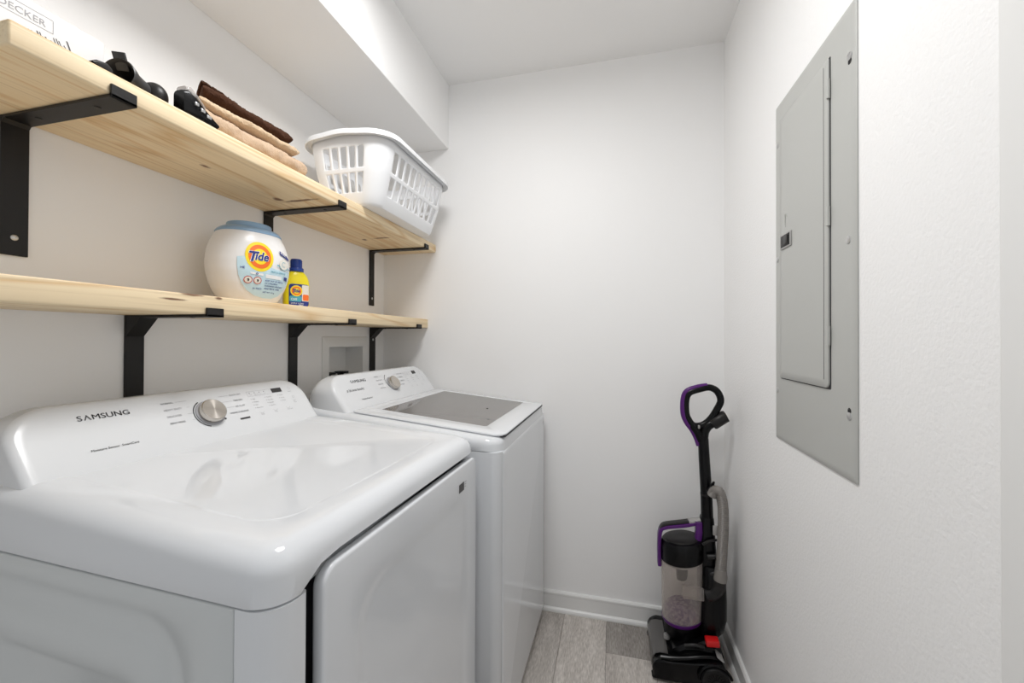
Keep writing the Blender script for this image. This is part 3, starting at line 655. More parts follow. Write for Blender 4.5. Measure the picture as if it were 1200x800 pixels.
for li in range(5):
    for i in range(n):
        j = (i+1) % n; q = (L[li][i], L[li][j], L[li+1][j], L[li+1][i])
        if li in (1, 3) and i in slot_cols:
            A, B, Cc, D = [v.co.copy() for v in q]
            def at(s, t): return (A*(1-s)+B*s)*(1-t)+(D*(1-s)+Cc*s)*t
            mx_, my_ = 0.17, 0.05
            cx_, cy_ = 0.14, 0.055
            h = [at(*k) for k in ((mx_+cx_, my_), (1-mx_-cx_, my_), (1-mx_, my_+cy_), (1-mx_, 1-my_-cy_), (1-mx_-cx_, 1-my_), (mx_+cx_, 1-my_), (mx_, 1-my_-cy_), (mx_, my_+cy_))]
            h = [bm.verts.new(k) for k in h]
            bm.faces.new((q[0], q[1], h[1], h[0])); bm.faces.new((q[1], h[2], h[1])); bm.faces.new((q[1], q[2], h[3], h[2])); bm.faces.new((q[2], h[4], h[3]))
            bm.faces.new((q[2], q[3], h[5], h[4])); bm.faces.new((q[3], h[6], h[5])); bm.faces.new((q[3], q[0], h[7], h[6])); bm.faces.new((q[0], h[0], h[7]))
        else: bm.faces.new(q)
b = obj('basket_body', bm, 'glosswhite', bk, ang=50, recalc=False); b.matrix_local = Matrix.Translation((0.012, -0.005, 0))
md = b.modifiers.new('thick', 'SOLIDIFY'); md.thickness = 0.003; md.offset = -1
bm = nb()
hx, hy, r = bsec(1.0)
def rim_ring(o, z, dip=0.0):
    P = rrect(-hx-o, hx+o, -hy-o, hy+o, r+o, 14); out = []
    for (x, y), (x2, y2) in zip(P, P[1:]+P[:1]):
        k = 10 if math.dist((x, y), (x2, y2)) > 0.05 else 1
        for i in range(k):
            X, Y = x+(x2-x)*i/k, y+(y2-y)*i/k
            lift = 0.010*math.exp(-(X/0.07)**2) if abs(Y) > hy-0.01 else 0
            out.append(Vector((X, Y, z+lift)))
    return out
loft(bm, [rim_ring(-0.003, BH-0.012), rim_ring(-0.003, BH+0.002), rim_ring(0.001, BH+0.0055), rim_ring(0.010, BH+0.0055), rim_ring(0.019, BH+0.002), rim_ring(0.022, BH-0.008), rim_ring(0.0225, BH-0.016), rim_ring(0.0200, BH-0.016), rim_ring(0.0185, BH-0.004), rim_ring(0.010, BH+0.0015), rim_ring(0.001, BH-0.0005), rim_ring(0.0005, BH-0.012)], cap0=False, cap1=False)
o = obj('rim', bm, 'glosswhite', bk, ang=60); o.matrix_local = Matrix.Translation((0.012, -0.005, 0))

# ------------------------------------------------------------------ towels
def slab(bm, x0, x1, y0, y1, z0, z1, seed, amp=0.004, n=72, m=130, droop=0.0, pw=2.5, skew=0.6):
    hx, hz = (x1-x0)/2, (z1-z0)/2; cx, cz = (x0+x1)/2, (z0+z1)/2; rings = []
    for j in range(m+1):
        s = j/m; e = 1-abs(2*s-1)**9; e = max(0.02, e)**0.35 if s in (0, 1) else max(0.0, e)**0.35
        y = y0+(y1-y0)*(0.5-0.5*math.cos(PI*s)) if False else y0+(y1-y0)*s; ring = []
        k = min(1, min(s, 1-s)/0.045); k = math.sqrt(max(0, 1-(1-k)**2)); k = 0.28+0.72*k
        for i in range(n):
            a = 2*PI*i/n; c, q = math.cos(a), math.sin(a)
            px = hx*(abs(c)**(2/pw))*(1 if c > 0 else -1)*(0.97+0.03*k); pz = hz*(abs(q)**(2/pw))*(1 if q > 0 else -1)*k
            nz = noise.noise(Vector((px*22+seed, y*14, pz*30+seed)))*amp + noise.noise(Vector((px*60, y*60+seed, pz*60)))*amp*0.5+noise.noise(Vector((px*300, y*300+seed, pz*300)))*0.0022
            X = cx+px*(1+nz/hx); Z = cz+pz+nz*0.6
            Z -= droop*max(0, (X-cx)/hx)**2
            ring.append(Vector((X, y-skew*px*(1-s)**2+noise.noise(Vector((px*9+seed, pz*9, seed)))*amp*1.2, max(z0+0.0005 if droop == 0 else 0, Z))))
        rings.append(ring)
    loft(bm, rings)
tw = thing('folded_towel', 'thick tan terry towel folded flat on the upper shelf, under the brown one', 'towel', (0.178, 0.845, ZS), -math.radians(1.5), group='folded towels on the upper shelf')
bm = nb(); slab(bm, -0.075, 0.076, -0.112, 0.160, 0, 0.064, 1.3, 0.006); obj('lower_fold', bm, 'towel_tan', tw, ang=80)
bm = nb(); slab(bm, -0.072, 0.066, -0.106, 0.138, 0.060, 0.091, 5.1, 0.005); obj('upper_fold', bm, 'towel_tan2', tw, ang=80)
tb = thing('folded_towel', 'dark brown terry towel folded on top of the tan towel', 'towel', (0.175, 0.845, ZS+0.093), -math.radians(1.5), group='folded towels on the upper shelf')
bm = nb(); slab(bm, -0.056, 0.056, -0.100, 0.124, 0.0, 0.034, 9.7, 0.006); obj('main_fold', bm, 'towel_brown', tb, ang=80)
bm = nb(); slab(bm, -0.050, 0.040, -0.102, -0.050, 0.026, 0.040, 14.2, 0.006); obj('rolled_corner', bm, 'towel_brown', tb, ang=80)

# ------------------------------------------------------------------ carton with printed front
ct = thing('carton', 'white appliance carton with grey lettering at the near end of the upper shelf', 'box', (0.12, 0.44, ZS))
bm = nb(); box(bm, -0.11, 0.080, -0.100, 0.106, 0.0005, 0.0925, 0.0015, 1); obj('carton_body', bm, 'carton', ct, smooth=False)
fc = lambda u, v: Vector((0.0804, u, v))
bm = nb(); words(bm, fc, [('BLACK+DECKER', -0.0860, 0.0620, 0.0150, dict(sx=1.0))]); obj('brand_lettering', bm, 'inkgrey', ct, smooth=False)['kind'] = 'stuff'
bm = nb()
x0, x1, y0, y1 = -0.0945, 0.0335, 0.0570, 0.0790
rect2(bm, fc, x0, x1, y0, y0+.0007); rect2(bm, fc, x0, x1, y1, y1+.0007); rect2(bm, fc, x1, x1+.0007, y0, y1)
obj('printed_frame', bm, 'inkgrey', ct, smooth=False)
bm = nb(); rr_ = random.Random(5)
for k in range(16):
    u = 0.006+0.0034*k; v = 0.026+0.0008*k; h = 0.008+0.012*rr_.random(); wd = 0.0012+0.0016*rr_.random()
    q = [bm.verts.new(fc(*z)) for z in ((u, v), (u+wd, v), (u+wd*0.6-0.006, v+h), (u-0.0065, v+h))]; bm.faces.new(q)
for k in range(6):
    u = 0.078+0.0012*k; v = 0.020+0.003*k; q = [bm.verts.new(fc(*z)) for z in ((u, v), (u+0.002, v), (u-0.0005, v+0.004), (u-0.002, v+0.004))]; bm.faces.new(q)
obj('printed_picture', bm, 'ink', ct, smooth=False)['kind'] = 'stuff'

# ------------------------------------------------------------------ vacuum attachments on the upper shelf
va = thing('vacuum_wand_attachment', 'dark grey vacuum tube with a flared hooked mouth beside the carton', 'attachment', (0.235, 0.60, ZS))
bm = nb()
T = Matrix.Translation((0.012, -0.060, 0.027)) @ Matrix.Rotation(math.radians(26), 4, 'Z') @ Matrix.Rotation(-PI/2, 4, 'X')
prof = [(0.0165, 0.002), (0.0250, -0.002), (0.0262, 0.000), (0.0235, 0.014), (0.0205, 0.026), (0.0200, 0.050), (0.0200, 0.070), (0.0120, 0.070)]
rings = [[T @ Vector((r*math.cos(2*PI*k/32), r*math.sin(2*PI*k/32), z)) for k in range(32)] for r, z in [(0.0165, 0.06), (0.0170, 0.03), (0.0215, 0.004)]+prof[1:7]]
loft(bm, rings, cap1=False, cap0=True); obj('tube', bm, 'tube', va)
bm = nb(); box(bm, -0.010, 0.010, -0.0025, 0.0025, -0.030, 0.0, 0.001, T=Matrix.Translation((0.012, -0.062, 0.064)) @ Matrix.Rotation(math.radians(26), 4, 'Z') @ Matrix.Rotation(math.radians(28), 4, 'X'))
obj('mouth_hook', bm, 'tube', va)
bm = nb(); bmesh.ops.create_uvsphere(bm, u_segments=28, v_segments=16, radius=0.0268, matrix=Matrix.Translation((-0.010, 0.012, 0.0275)) @ Matrix.Diagonal((1, 0.8, 1, 1))); obj('swivel_ball', bm, 'vacgrey', va)
cl = thing('crevice_tool', 'small black angular vacuum nozzle piece lying in front of the carton', 'attachment', (0.262, 0.500, ZS))
bm = nb(); loft(bm, [[Vector((x, y, z)) for x, z in rrect(-0.020+i*0.002, 0.018-i*0.002, 0.0005, h, 0.004, 3)] for i, (y, h) in enumerate(((-0.018, 0.006), (-0.010, 0.013), (0.006, 0.017), (0.014, 0.012)))]); obj('nozzle_shell', bm, 'vacgrey', cl)
bm = nb(); box(bm, -0.008, 0.008, -0.030, -0.016, 0.001, 0.006, 0.001); obj('nozzle_mouth', bm, 'dark', cl)
ht = thing('upholstery_tool', 'black vacuum hand tool with clear window and chrome slots before the towels', 'attachment', (0.262, 0.668, ZS))
bm = nb()
rings = []
for y, x0, x1, h in ((-0.036, -0.012, 0.016, 0.048), (-0.028, -0.013, 0.019, 0.052), (-0.014, -0.013, 0.021, 0.044), (0.0, -0.013, 0.023, 0.032), (0.016, -0.013, 0.024, 0.019), (0.032, -0.013, 0.025, 0.007)):
    rings.append([Vector((x, y, z)) for x, z in rrect(x0, x1, 0.0005, h, min(0.008, h*0.3), 4)])
loft(bm, rings); obj('tool_body', bm, 'vacblack', ht)
bm = nb()
rings = []
for y, x0, x1, h in ((-0.032, -0.010, 0.015, 0.058), (-0.022, -0.012, 0.018, 0.060), (-0.008, -0.012, 0.020, 0.048), (0.004, -0.012, 0.021, 0.035)):
    rings.append([Vector((x, y, z)) for x, z in rrect(x0, x1, h-0.012, h, 0.005, 4)])
loft(bm, rings); obj('clear_window', bm, 'clearplastic', ht)
for y, z, l in ((-0.016, 0.0270, 0.008), (-0.003, 0.0200, 0.009), (0.010, 0.0135, 0.010)):
    bm = nb(); box(bm, 0.0190, 0.0255, y-l*0.5, y+l*0.5, z-0.0035, z+0.0035, 0.0012); obj('chrome_slot', bm, 'screw', ht)

# ------------------------------------------------------------------ detergent tub on the lower shelf
ZL = 1.3070
tub = thing('detergent_tub', 'round white detergent pod tub with blue lid and orange-yellow round logo', 'tub', (0.128, 0.925, ZL), -math.radians(18))
TP = [(0.000, 0.60), (0.003, 0.645), (0.012, 0.715), (0.030, 0.815), (0.055, 0.915), (0.085, 0.985), (0.112, 1.0), (0.138, 0.975), (0.162, 0.915), (0.180, 0.84), (0.193, 0.765)]
TWY, TWX, TN = 0.1010, 0.0830, 2.3
def tprof(z):
    for (a, ra), (b, rb) in zip(TP, TP[1:]):
        if z <= b:
            t = (z-a)/(b-a); return ra+(rb-ra)*t
    return TP[-1][1]
def tring(k, z, n=128, e=TN, wx=TWX, wy=TWY):
    out = []
    for i in range(n):
        a = 2*PI*i/n; c, q = math.cos(a), math.sin(a)
        out.append(Vector((wx*k*abs(c)**(2/e)*(1 if c > 0 else -1), wy*k*abs(q)**(2/e)*(1 if q > 0 else -1), z)))
    return out
bm = nb(); zz = [0.193*i/52 for i in range(53)]
def tsm(z): return (tprof(max(0, z-0.005))+tprof(z)*2+tprof(min(0.193, z+0.005)))/4
loft(bm, [tring(tsm(z), z) for z in zz]); obj('tub_body', bm, 'tubwhite', tub, ang=60)
bm = nb(); loft(bm, [tring(k, z) for k, z in ((0.760, 0.1915), (0.790, 0.1925), (0.790, 0.1950), (0.750, 0.2010), (0.690, 0.2060), (0.640, 0.2085), (0.615, 0.2092))], cap1=True)
lidt = obj('lid', bm, 'tubblue', tub, ang=40)
bm = nb(); loft(bm, [tring(k, z, e=2.1, wx=0.086, wy=0.090) for k, z in ((0.60, 0.2085), (0.60, 0.2195), (0.585, 0.2222), (0.55, 0.2230), (0.45, 0.2215))]); obj('lid_cap', bm, 'tubblue', lidt, ang=40)
def TS(off):
    off = off+0.0012
    def f(u, v):   # u to the right as seen from the front, v up from the tub base
        k = tsm(v); wy = TWY*k; x = TWX*k*max(0.0, 1-min(0.999, abs(u)/wy)**TN)**(1/TN)
        return Vector((x+off, u, v))
    return f
def dense_disc(bm, f, cu, cv, r0, r1, a0=0, a1=360, n=40, k=6, asp=1.0): ring2(bm, f, cu, cv, r0, r1, a0, a1, n, k, asp)
def blob(bm, f, pts, k=8):
    q = []
    for a, b in zip(pts, pts[1:]+pts[:1]):
        m = max(1, int(math.dist(a, b)/0.004)); q += [(a[0]+(b[0]-a[0])*i/m, a[1]+(b[1]-a[1])*i/m) for i in range(m)]
    pts = q; k = max(k, 6)
    cu = sum(a for a, b in pts)/len(pts); cv = sum(b for a, b in pts)/len(pts)
    g = [[bm.verts.new(f(cu+(a-cu)*max(0.001, j/k), cv+(b-cv)*max(0.001, j/k))) for a, b in pts] for j in range(k+1)]; n = len(pts)
    for j in range(k):
        for i in range(n): bm.faces.new((g[j][i], g[j][(i+1) % n], g[j+1][(i+1) % n], g[j+1][i]))
bm = nb()
pts = [(-0.062, 0.118), (-0.062, 0.096), (-0.058, 0.072), (-0.049, 0.050), (-0.036, 0.033), (-0.018, 0.021), (0.006, 0.015), (0.030, 0.015), (0.050, 0.024), (0.066, 0.040), (0.077, 0.062), (0.081, 0.085), (0.080, 0.098), (0.060, 0.094), (0.030, 0.096), (0.0, 0.102), (-0.040, 0.121)]
blob(bm, TS(0.0006), pts); lab = obj('label', bm, 'p_sky', tub, recalc=False)
LC = (-0.0110, 0.1240)
bm = nb(); dense_disc(bm, TS(0.0010), *LC, 0.0005, 0.0350, asp=1.14); obj('logo_disc', bm, 'p_yellow', tub, recalc=False)
bm = nb(); dense_disc(bm, TS(0.0014), *LC, 0.0185, 0.0280, k=3, asp=1.14); obj('logo_ring', bm, 'p_orange', tub, recalc=False)
bm = nb(); dense_disc(bm, TS(0.0012), *LC, 0.0005, 0.0190, k=4, asp=1.14); obj('logo_ring', bm, 'p_yellow', tub, recalc=False)
def tidew(bm, f, cu, cv, size, bold, col=None):
    put(bm, text_bm('T', size*1.30, bold=bold, shear=0.25, sx=1.0), lambda x, y: f(cu-0.040*size/0.035+x, cv-size*0.50+y+x*0.02))
    put(bm, text_bm('ide', size*1.08, bold=bold, shear=0.25, sx=0.92), lambda x, y: f(cu-0.019*size/0.035+x, cv-size*0.34+y))
bm = nb(); tidew(bm, TS(0.0020), LC[0]+0.001, LC[1], 0.0285, 0.055); o = obj('logo_outline', bm, 'p_white', tub, smooth=False, recalc=False); o['kind'] = 'stuff'
bm = nb(); tidew(bm, TS(0.0026), LC[0]+0.001, LC[1], 0.0285, 0.026); o = obj('logo_lettering', bm, 'p_navy', tub, smooth=False, recalc=False); o['kind'] = 'stuff'
f = TS(0.0016)
bm = nb(); blob(bm, f, [(0.044, 0.150), (0.068, 0.141), (0.079, 0.1335), (0.080, 0.128), (0.070, 0.131), (0.045, 0.140)], 3); obj('label_tag', bm, 'p_navy', tub, recalc=False)
bm = nb(); put(bm, text_bm('PODS', 0.0075, bold=0.02), lambda x, y: TS(0.0022)(0.047+x, 0.1425+y-x*0.33)); obj('label_tag_lettering', bm, 'p_white', tub, smooth=False, recalc=False)['kind'] = 'stuff'
bm = nb(); dense_disc(bm, f, 0.057, 0.113, 0.0005, 0.0155, k=3); obj('pod_picture', bm, 'p_cream', tub, recalc=False)
bm = nb(); dense_disc(bm, TS(0.0020), 0.057, 0.113, 0.0060, 0.0072, 40, 300, k=1); dense_disc(bm, TS(0.0019), 0.057, 0.113, 0.0150, 0.0162, 200, 340, k=1); blob(bm, f, [(0.072, 0.103), (0.080, 0.100), (0.081, 0.103), (0.074, 0.106)], 1); blob(bm, f, [(0.034, 0.107), (0.042, 0.105), (0.041, 0.108), (0.035, 0.110)], 1); obj('pod_splash', bm, 'p_teal', tub, recalc=False)['kind'] = 'stuff'
for u in (-0.037, -0.015):
    bm = nb(); dense_disc(bm, f, u, 0.0600, 0.0080, 0.0098, n=24, k=1); sgn = obj('warning_ring', bm, 'p_red', tub, recalc=False)
    bm = nb(); dense_disc(bm, f, u, 0.0600, 0.0005, 0.0080, n=20, k=2); obj('warning_disc', bm, 'p_cream', tub, recalc=False)
    bm = nb(); blob(bm, TS(0.0021), [(u-0.003, 0.062), (u+0.001, 0.0635), (u+0.003, 0.060), (u+0.001, 0.0555), (u-0.001, 0.0565), (u-0.001, 0.059)], 1); obj('warning_figure', bm, 'ink', tub, recalc=False)
bm = nb()
for s_, u, v, z in (('FREE & GENTLE', 0.017, 0.0850, 0.0068),): put(bm, text_bm(s_, z, bold=0.01), lambda x, y, u=u, v=v: f(u+x, v+y))
obj('label_lettering', bm, 'p_teal', tub, smooth=False, recalc=False)['kind'] = 'stuff'
bm = nb()
for s_, u, v, z in (('KEEP OUT OF REACH', 0.004, 0.0600, 0.0056), ('OF CHILDREN', 0.004, 0.0530, 0.0056), ('WARNING: IRRITANT', 0.004, 0.0460, 0.0056), ('READ BACK LABEL', 0.004, 0.0390, 0.0054), ('81 PACS', -0.024, 0.0365, 0.0060), ('HE', -0.056, 0.088, 0.008), ('NET WT 1.9 kg', 0.002, 0.0290, 0.0050)):
    put(bm, text_bm(s_, z, bold=0.012), lambda x, y, u=u, v=v: f(u+x, v+y))
obj('label_lettering', bm, 'p_navy', tub, smooth=False, recalc=False)['kind'] = 'stuff'
bm = nb(); blob(bm, f, [(-0.034, 0.0815), (-0.002, 0.0790), (-0.002, 0.0735), (-0.033, 0.0760)], 2); blob(bm, f, [(0.004, 0.0790), (0.050, 0.0780), (0.050, 0.0685), (0.004, 0.0690)], 3); obj('label_panel', bm, 'p_white', tub, recalc=False)['kind'] = 'stuff'
bm = nb(); ring2(bm, TS(0.0022), -0.018, 0.0775, 0.0015, 0.0028, n=12); blob(bm, TS(0.0022), [(0.060, 0.0790), (0.072, 0.0780), (0.072, 0.0680), (0.060, 0.0690)], 1); obj('label_mark', bm, 'p_navy', tub, recalc=False)['kind'] = 'stuff'

# ------------------------------------------------------------------ small bottle
bo = thing('detergent_bottle', 'small yellow detergent bottle with blue cap, right of the white tub', 'bottle', (0.128, 1.100, ZL), -math.radians(32))
def bor(wx, wy, z, e=2.6, n=36): return tring(1.0, z, n, e, wx, wy)
bprof = [(0.020, 0.032, 0.0), (0.0235, 0.0365, 0.002), (0.0245, 0.0380, 0.008), (0.0245, 0.0380, 0.050), (0.0240, 0.0385, 0.075), (0.0235, 0.0375, 0.090), (0.0215, 0.0325, 0.104), (0.0185, 0.0245, 0.115), (0.0160, 0.0190, 0.120), (0.0150, 0.0155, 0.122)]
bm = nb(); loft(bm, [bor(*q) for q in bprof]); obj('bottle_body', bm, 'yellow', bo, ang=60)
bm = nb(); lathe(bm, [(0.0150, 0.119), (0.0215, 0.1195), (0.0215, 0.130), (0.0205, 0.1315), (0.0168, 0.1320), (0.0160, 0.158), (0.0148, 0.1600), (0.002, 0.1600)], n=36); cpp = obj('cap', bm, 'capblue', bo)
for k in range(0, 24):
    pass
bm = nb()
for k in range(24):
    a = 2*PI*k/24; box(bm, -0.0005, 0.0005, -0.0006, 0.0006, 0.134, 0.156, T=Matrix.Rotation(a, 4, 'Z') @ Matrix.Translation((0.0165, 0, 0)))
obj('cap_ribs', bm, 'capblue', cpp, smooth=False)['kind'] = 'stuff'
def BS(off):
    off = off+0.0006
    def f(u, v):
        wx, wy = 0.0245, 0.0382
        if v > 0.075: wy -= (v-0.075)*0.15; wx -= (v-0.075)*0.04
        return Vector((wx*max(0.0, 1-min(0.999, abs(u)/wy)**2.6)**(1/2.6)+off, u, v))
    return f
bm = nb(); blob(bm, BS(0.0006), [(a, b) for a, b in rrect(-0.027, 0.0335, 0.008, 0.078, 0.008, 4)], 6); obj('label', bm, 'p_navy', bo, recalc=False)
bm = nb(); blob(bm, BS(0.0009), [(a, b) for a, b in rrect(0.010, 0.0330, 0.024, 0.076, 0.002, 2)], 3); obj('label_patch', bm, 'p_cream', bo, recalc=False)
bm = nb(); blob(bm, BS(0.0012), [(a, b) for a, b in rrect(0.0125, 0.0325, 0.026, 0.046, 0.004, 3)], 3); obj('label_patch', bm, 'p_orange', bo, recalc=False)
bm = nb(); blob(bm, BS(0.0009), [(a, b) for a, b in rrect(-0.0255, 0.009, 0.022, 0.040, 0.004, 3)], 3); obj('label_patch', bm, 'p_teal', bo, recalc=False)
bm = nb(); dense_disc(bm, BS(0.0014), -0.006, 0.056, 0.0005, 0.0175, n=28, k=3); obj('logo_disc', bm, 'p_yellow', bo, recalc=False)
bm = nb(); dense_disc(bm, BS(0.0017), -0.006, 0.056, 0.0095, 0.0140, n=28, k=1); obj('logo_ring', bm, 'p_orange', bo, recalc=False)
bm = nb(); tidew(bm, BS(0.0022), -0.0055, 0.056, 0.0130, 0.03); obj('logo_lettering', bm, 'p_navy', bo, smooth=False, recalc=False)['kind'] = 'stuff'
bm = nb()
for s_, u, v, z in (('OXI', -0.022, 0.026, 0.010), ('SIMPLY CLEAN', -0.022, 0.0145, 0.0058), ('FRESH', 0.0, 0.0095, 0.0050)): put(bm, text_bm(s_, z, bold=0.01), lambda x, y, u=u, v=v: BS(0.0014)(u+x, v+y))
obj('label_lettering', bm, 'p_white', bo, smooth=False, recalc=False)['kind'] = 'stuff'

# ------------------------------------------------------------------ upright vacuum in the corner (local -x is its front)
VX, VY = 1.405, 1.652
va = thing('upright_vacuum', 'black and purple upright vacuum cleaner standing in the far right corner', 'vacuum cleaner', (VX, VY, 0))
def V(x, y, z): return Vector((x-VX, y-VY, z))
# floor head: near and far sides taller at the back, nose low
bm = nb()
def hsec(y, grow=0.0, xf=1.262, xb=1.500, zt=0.078):
    P = [(xb, 0.020), (xb, 0.085), (xb-0.030, 0.098), (1.400, 0.086), (1.345, 0.080), (1.310, zt), (xf+0.030, zt), (xf+0.010, zt-0.012), (xf, zt-0.034), (xf+0.004, 0.016), (xf+0.016, 0.008), (xb-0.03, 0.010)]
    m = len(P); Q = []
    for i in range(m):
        a, b, c, d = [Vector((*P[(i+k) % m], 0)) for k in (-1, 0, 1, 2)]
        for t in (0, 0.34, 0.67): Q.append((lambda v: (v.x, max(0.006, v.y)))(0.5*((2*b)+(c-a)*t+(2*a-5*b+4*c-d)*t*t+(3*b-a-3*c+d)*t**3)))
    P = Q
    cx, cz = (xf+xb)/2, 0.045
    return [V(cx+(x-cx)*(1-grow), y, cz+(z-cz)*(1-grow)) for x, z in P]
ya, yb = 1.527, 1.777
loft(bm, [hsec(ya, 0.12), hsec(ya+0.003, 0.04), hsec(ya+0.009, 0.0), hsec(ya+0.034, 0.0, zt=0.076), hsec(ya+0.040, 0.03, 1.268), hsec(yb-0.040, 0.03, 1.268), hsec(yb-0.034, 0.0), hsec(yb-0.009, 0.0), hsec(yb-0.003, 0.04), hsec(yb, 0.12)])
head = obj('floor_head', bm, 'vacblack', va, ang=30)
# clear nose window with brush roll behind
bm = nb()
P = [(1.318, 0.0805), (1.292, 0.0815), (1.274, 0.0750), (1.2635, 0.058), (1.2610, 0.030), (1.2625, 0.030), (1.2655, 0.057), (1.2760, 0.0730), (1.293, 0.0790), (1.318, 0.0785)]
loft(bm, [[V(x, y, z) for x, z in P] for y in (ya+0.036, yb-0.036)]); obj('nose_window', bm, 'smokegrey', head, ang=40)
bm = nb(); tube(bm, [V(1.300, ya+0.02, 0.028), V(1.300, yb-0.02, 0.028)], 0.0235, 16); obj('brush_roll', bm, 'vacgrey', head)
bm = nb()   # ridge along the near side
tube(bm, catmull([V(1.290, ya+0.012, 0.081), V(1.330, ya+0.010, 0.086), V(1.380, ya+0.012, 0.094), V(1.430, ya+0.016, 0.104), V(1.470, ya+0.022, 0.103), V(1.490, ya+0.030, 0.090)], 5), 0.0075, 10); obj('side_ridge', bm, 'vacblack', head)
bm = nb(); rings = []
for y, g in ((1.565, 0.80), (1.575, 1.0), (1.725, 1.0), (1.735, 0.80)):   # raised motor hood
    rings.append([V(1.41+(x-1.41)*g, y, 0.07+(z-0.07)*g) for x, z in ((1.330, 0.070), (1.335, 0.092), (1.365, 0.112), (1.420, 0.122), (1.480, 0.118), (1.505, 0.095), (1.505, 0.065))])
loft(bm, rings); obj('motor_hood', bm, 'vacblack', head, ang=35)
bm = nb(); tube(bm, catmull([V(1.322, 1.632, 0.088), V(1.322, 1.632, 0.094), V(1.322, 1.632, 0.102)], 4), 0.011, 14); bm2 = bm; obj('height_knob', bm2, 'silver', head)
bm = nb(); tube(bm, catmull([V(1.375, 1.570, 0.114), V(1.405, 1.566, 0.124), V(1.440, 1.568, 0.121)], 5), 0.007, 10); obj('release_lever', bm, 'vacgrey', head)
# wheels
for y0, y1 in ((1.508, 1.530), (1.776, 1.796)):
    bm = nb(); T = Matrix.Translation(V(1.466, y0, 0.046)) @ Matrix.Rotation(-PI/2, 4, 'X'); d = y1-y0
    lathe(bm, [(0.012, 0.002), (0.030, 0.002), (0.034, 0), (0.044, 0.001), (0.046, 0.004), (0.046, d-0.003), (0.043, d)], n=36, T=T); wh = obj('wheel', bm, 'dark', va)
    if y0 < 1.6:
        bm = nb()
        for k in range(18):
            T2 = T @ Matrix.Rotation(2*PI*k/18, 4, 'Z'); box(bm, 0.016, 0.030, -0.0012, 0.0012, -0.0010, 0.003, 0.0004, 1, T=T2)
        obj('wheel_spokes', bm, 'vacgrey', wh)['kind'] = 'stuff'
        bm = nb(); lathe(bm, [(0.010, 0), (0.010, -0.002), (0.007, -0.004), (0.001, -0.004)], n=18, T=T); obj('hub', bm, 'vacgrey', wh)
# wheel arch
bm = nb(); tube(bm, [V(1.466+0.052*math.cos(math.radians(a)), 1.520, 0.046+0.052*math.sin(math.radians(a))) for a in range(15, 186, 12)], 0.005, 8); obj('wheel_arch', bm, 'vacblack', va)
# red pedal and silver rating label
bm = nb(); box(bm, -0.024, 0.020, -0.016, 0.016, -0.012, 0.010, 0.004, T=Matrix.Translation(V(1.466, 1.565, 0.150)) @ Matrix.Rotation(math.radians(-6), 4, 'Y')); bmesh.ops.scale
rp = obj('foot_pedal', bm, 'red', va); rp['label'] = 'red foot pedal'
bm = nb(); box(bm, -0.014, 0.014, -0.026, 0.022, -0.002, 0.002, 0.001, T=Matrix.Translation(V(1.486, 1.562, 0.1085)) @ Matrix.Rotation(math.radians(38), 4, 'Y')); o = obj('rating_label', bm, 'silver', va); 
# body spine behind the bin
bm = nb(); rings = []
RB = ((0.130, 1.440, 1.495, 1.605, 1.715, 0.02), (0.160, 1.434, 1.515, 1.590, 1.725, 0.03), (0.200, 1.436, 1.524, 1.585, 1.728, 0.035), (0.270, 1.438, 1.525, 1.588, 1.726, 0.036), (0.340, 1.440, 1.523, 1.592, 1.720, 0.034), (0.370, 1.442, 1.516, 1.598, 1.712, 0.03), (0.385, 1.445, 1.500, 1.606, 1.702, 0.02))
for z, x0, x1, y0, y1, r in RB:
    rings.append([V(x, y, z) for x, y in rrect(x0, x1, y0, y1, r, 6)])
loft(bm, rings); body = obj('motor_body', bm, 'vacblack', va, ang=50)
bm = nb(); rings = []
for z, x0, x1, y0, y1, r in ((0.30, 1.436, 1.492, 1.612, 1.698, 0.018), (0.44, 1.436, 1.492, 1.615, 1.695, 0.018), (0.50, 1.438, 1.490, 1.622, 1.688, 0.018), (0.548, 1.442, 1.488, 1.630, 1.680, 0.018), (0.556, 1.446, 1.484, 1.634, 1.676, 0.014)):
    rings.append([V(x, y, z) for x, y in rrect(x0, x1, y0, y1, r, 6)])
loft(bm, rings); obj('spine', bm, 'vacblack', va, ang=50)
for z, x in ((0.425, 1.470), (0.365, 1.478), (0.300, 1.475)):
    bm = nb(); tube(bm, [V(x-0.012, 1.606, z), V(x+0.014, 1.602, z+0.006)], 0.009, 12); obj('latch_knob', bm, 'vacgrey', va)
bm = nb(); tube(bm, catmull([V(1.440, 1.600, 0.470), V(1.465, 1.606, 0.482), V(1.490, 1.612, 0.486)], 4), 0.0045, 8); obj('cord_hook', bm, 'vacgrey', va)
bm = nb(); box(bm, -0.010, 0.010, -0.004, 0.004, -0.018, 0.018, 0.003, T=Matrix.Translation(V(1.486, 1.612, 0.520))); obj('cord_clip', bm, 'silver', va)
bm = nb(); tube(bm, catmull([V(1.420, 1.585, 0.112), V(1.440, 1.580, 0.128), V(1.462, 1.580, 0.140), V(1.485, 1.585, 0.142)], 5), 0.0065, 10); obj('lower_hook', bm, 'vacgrey', va)
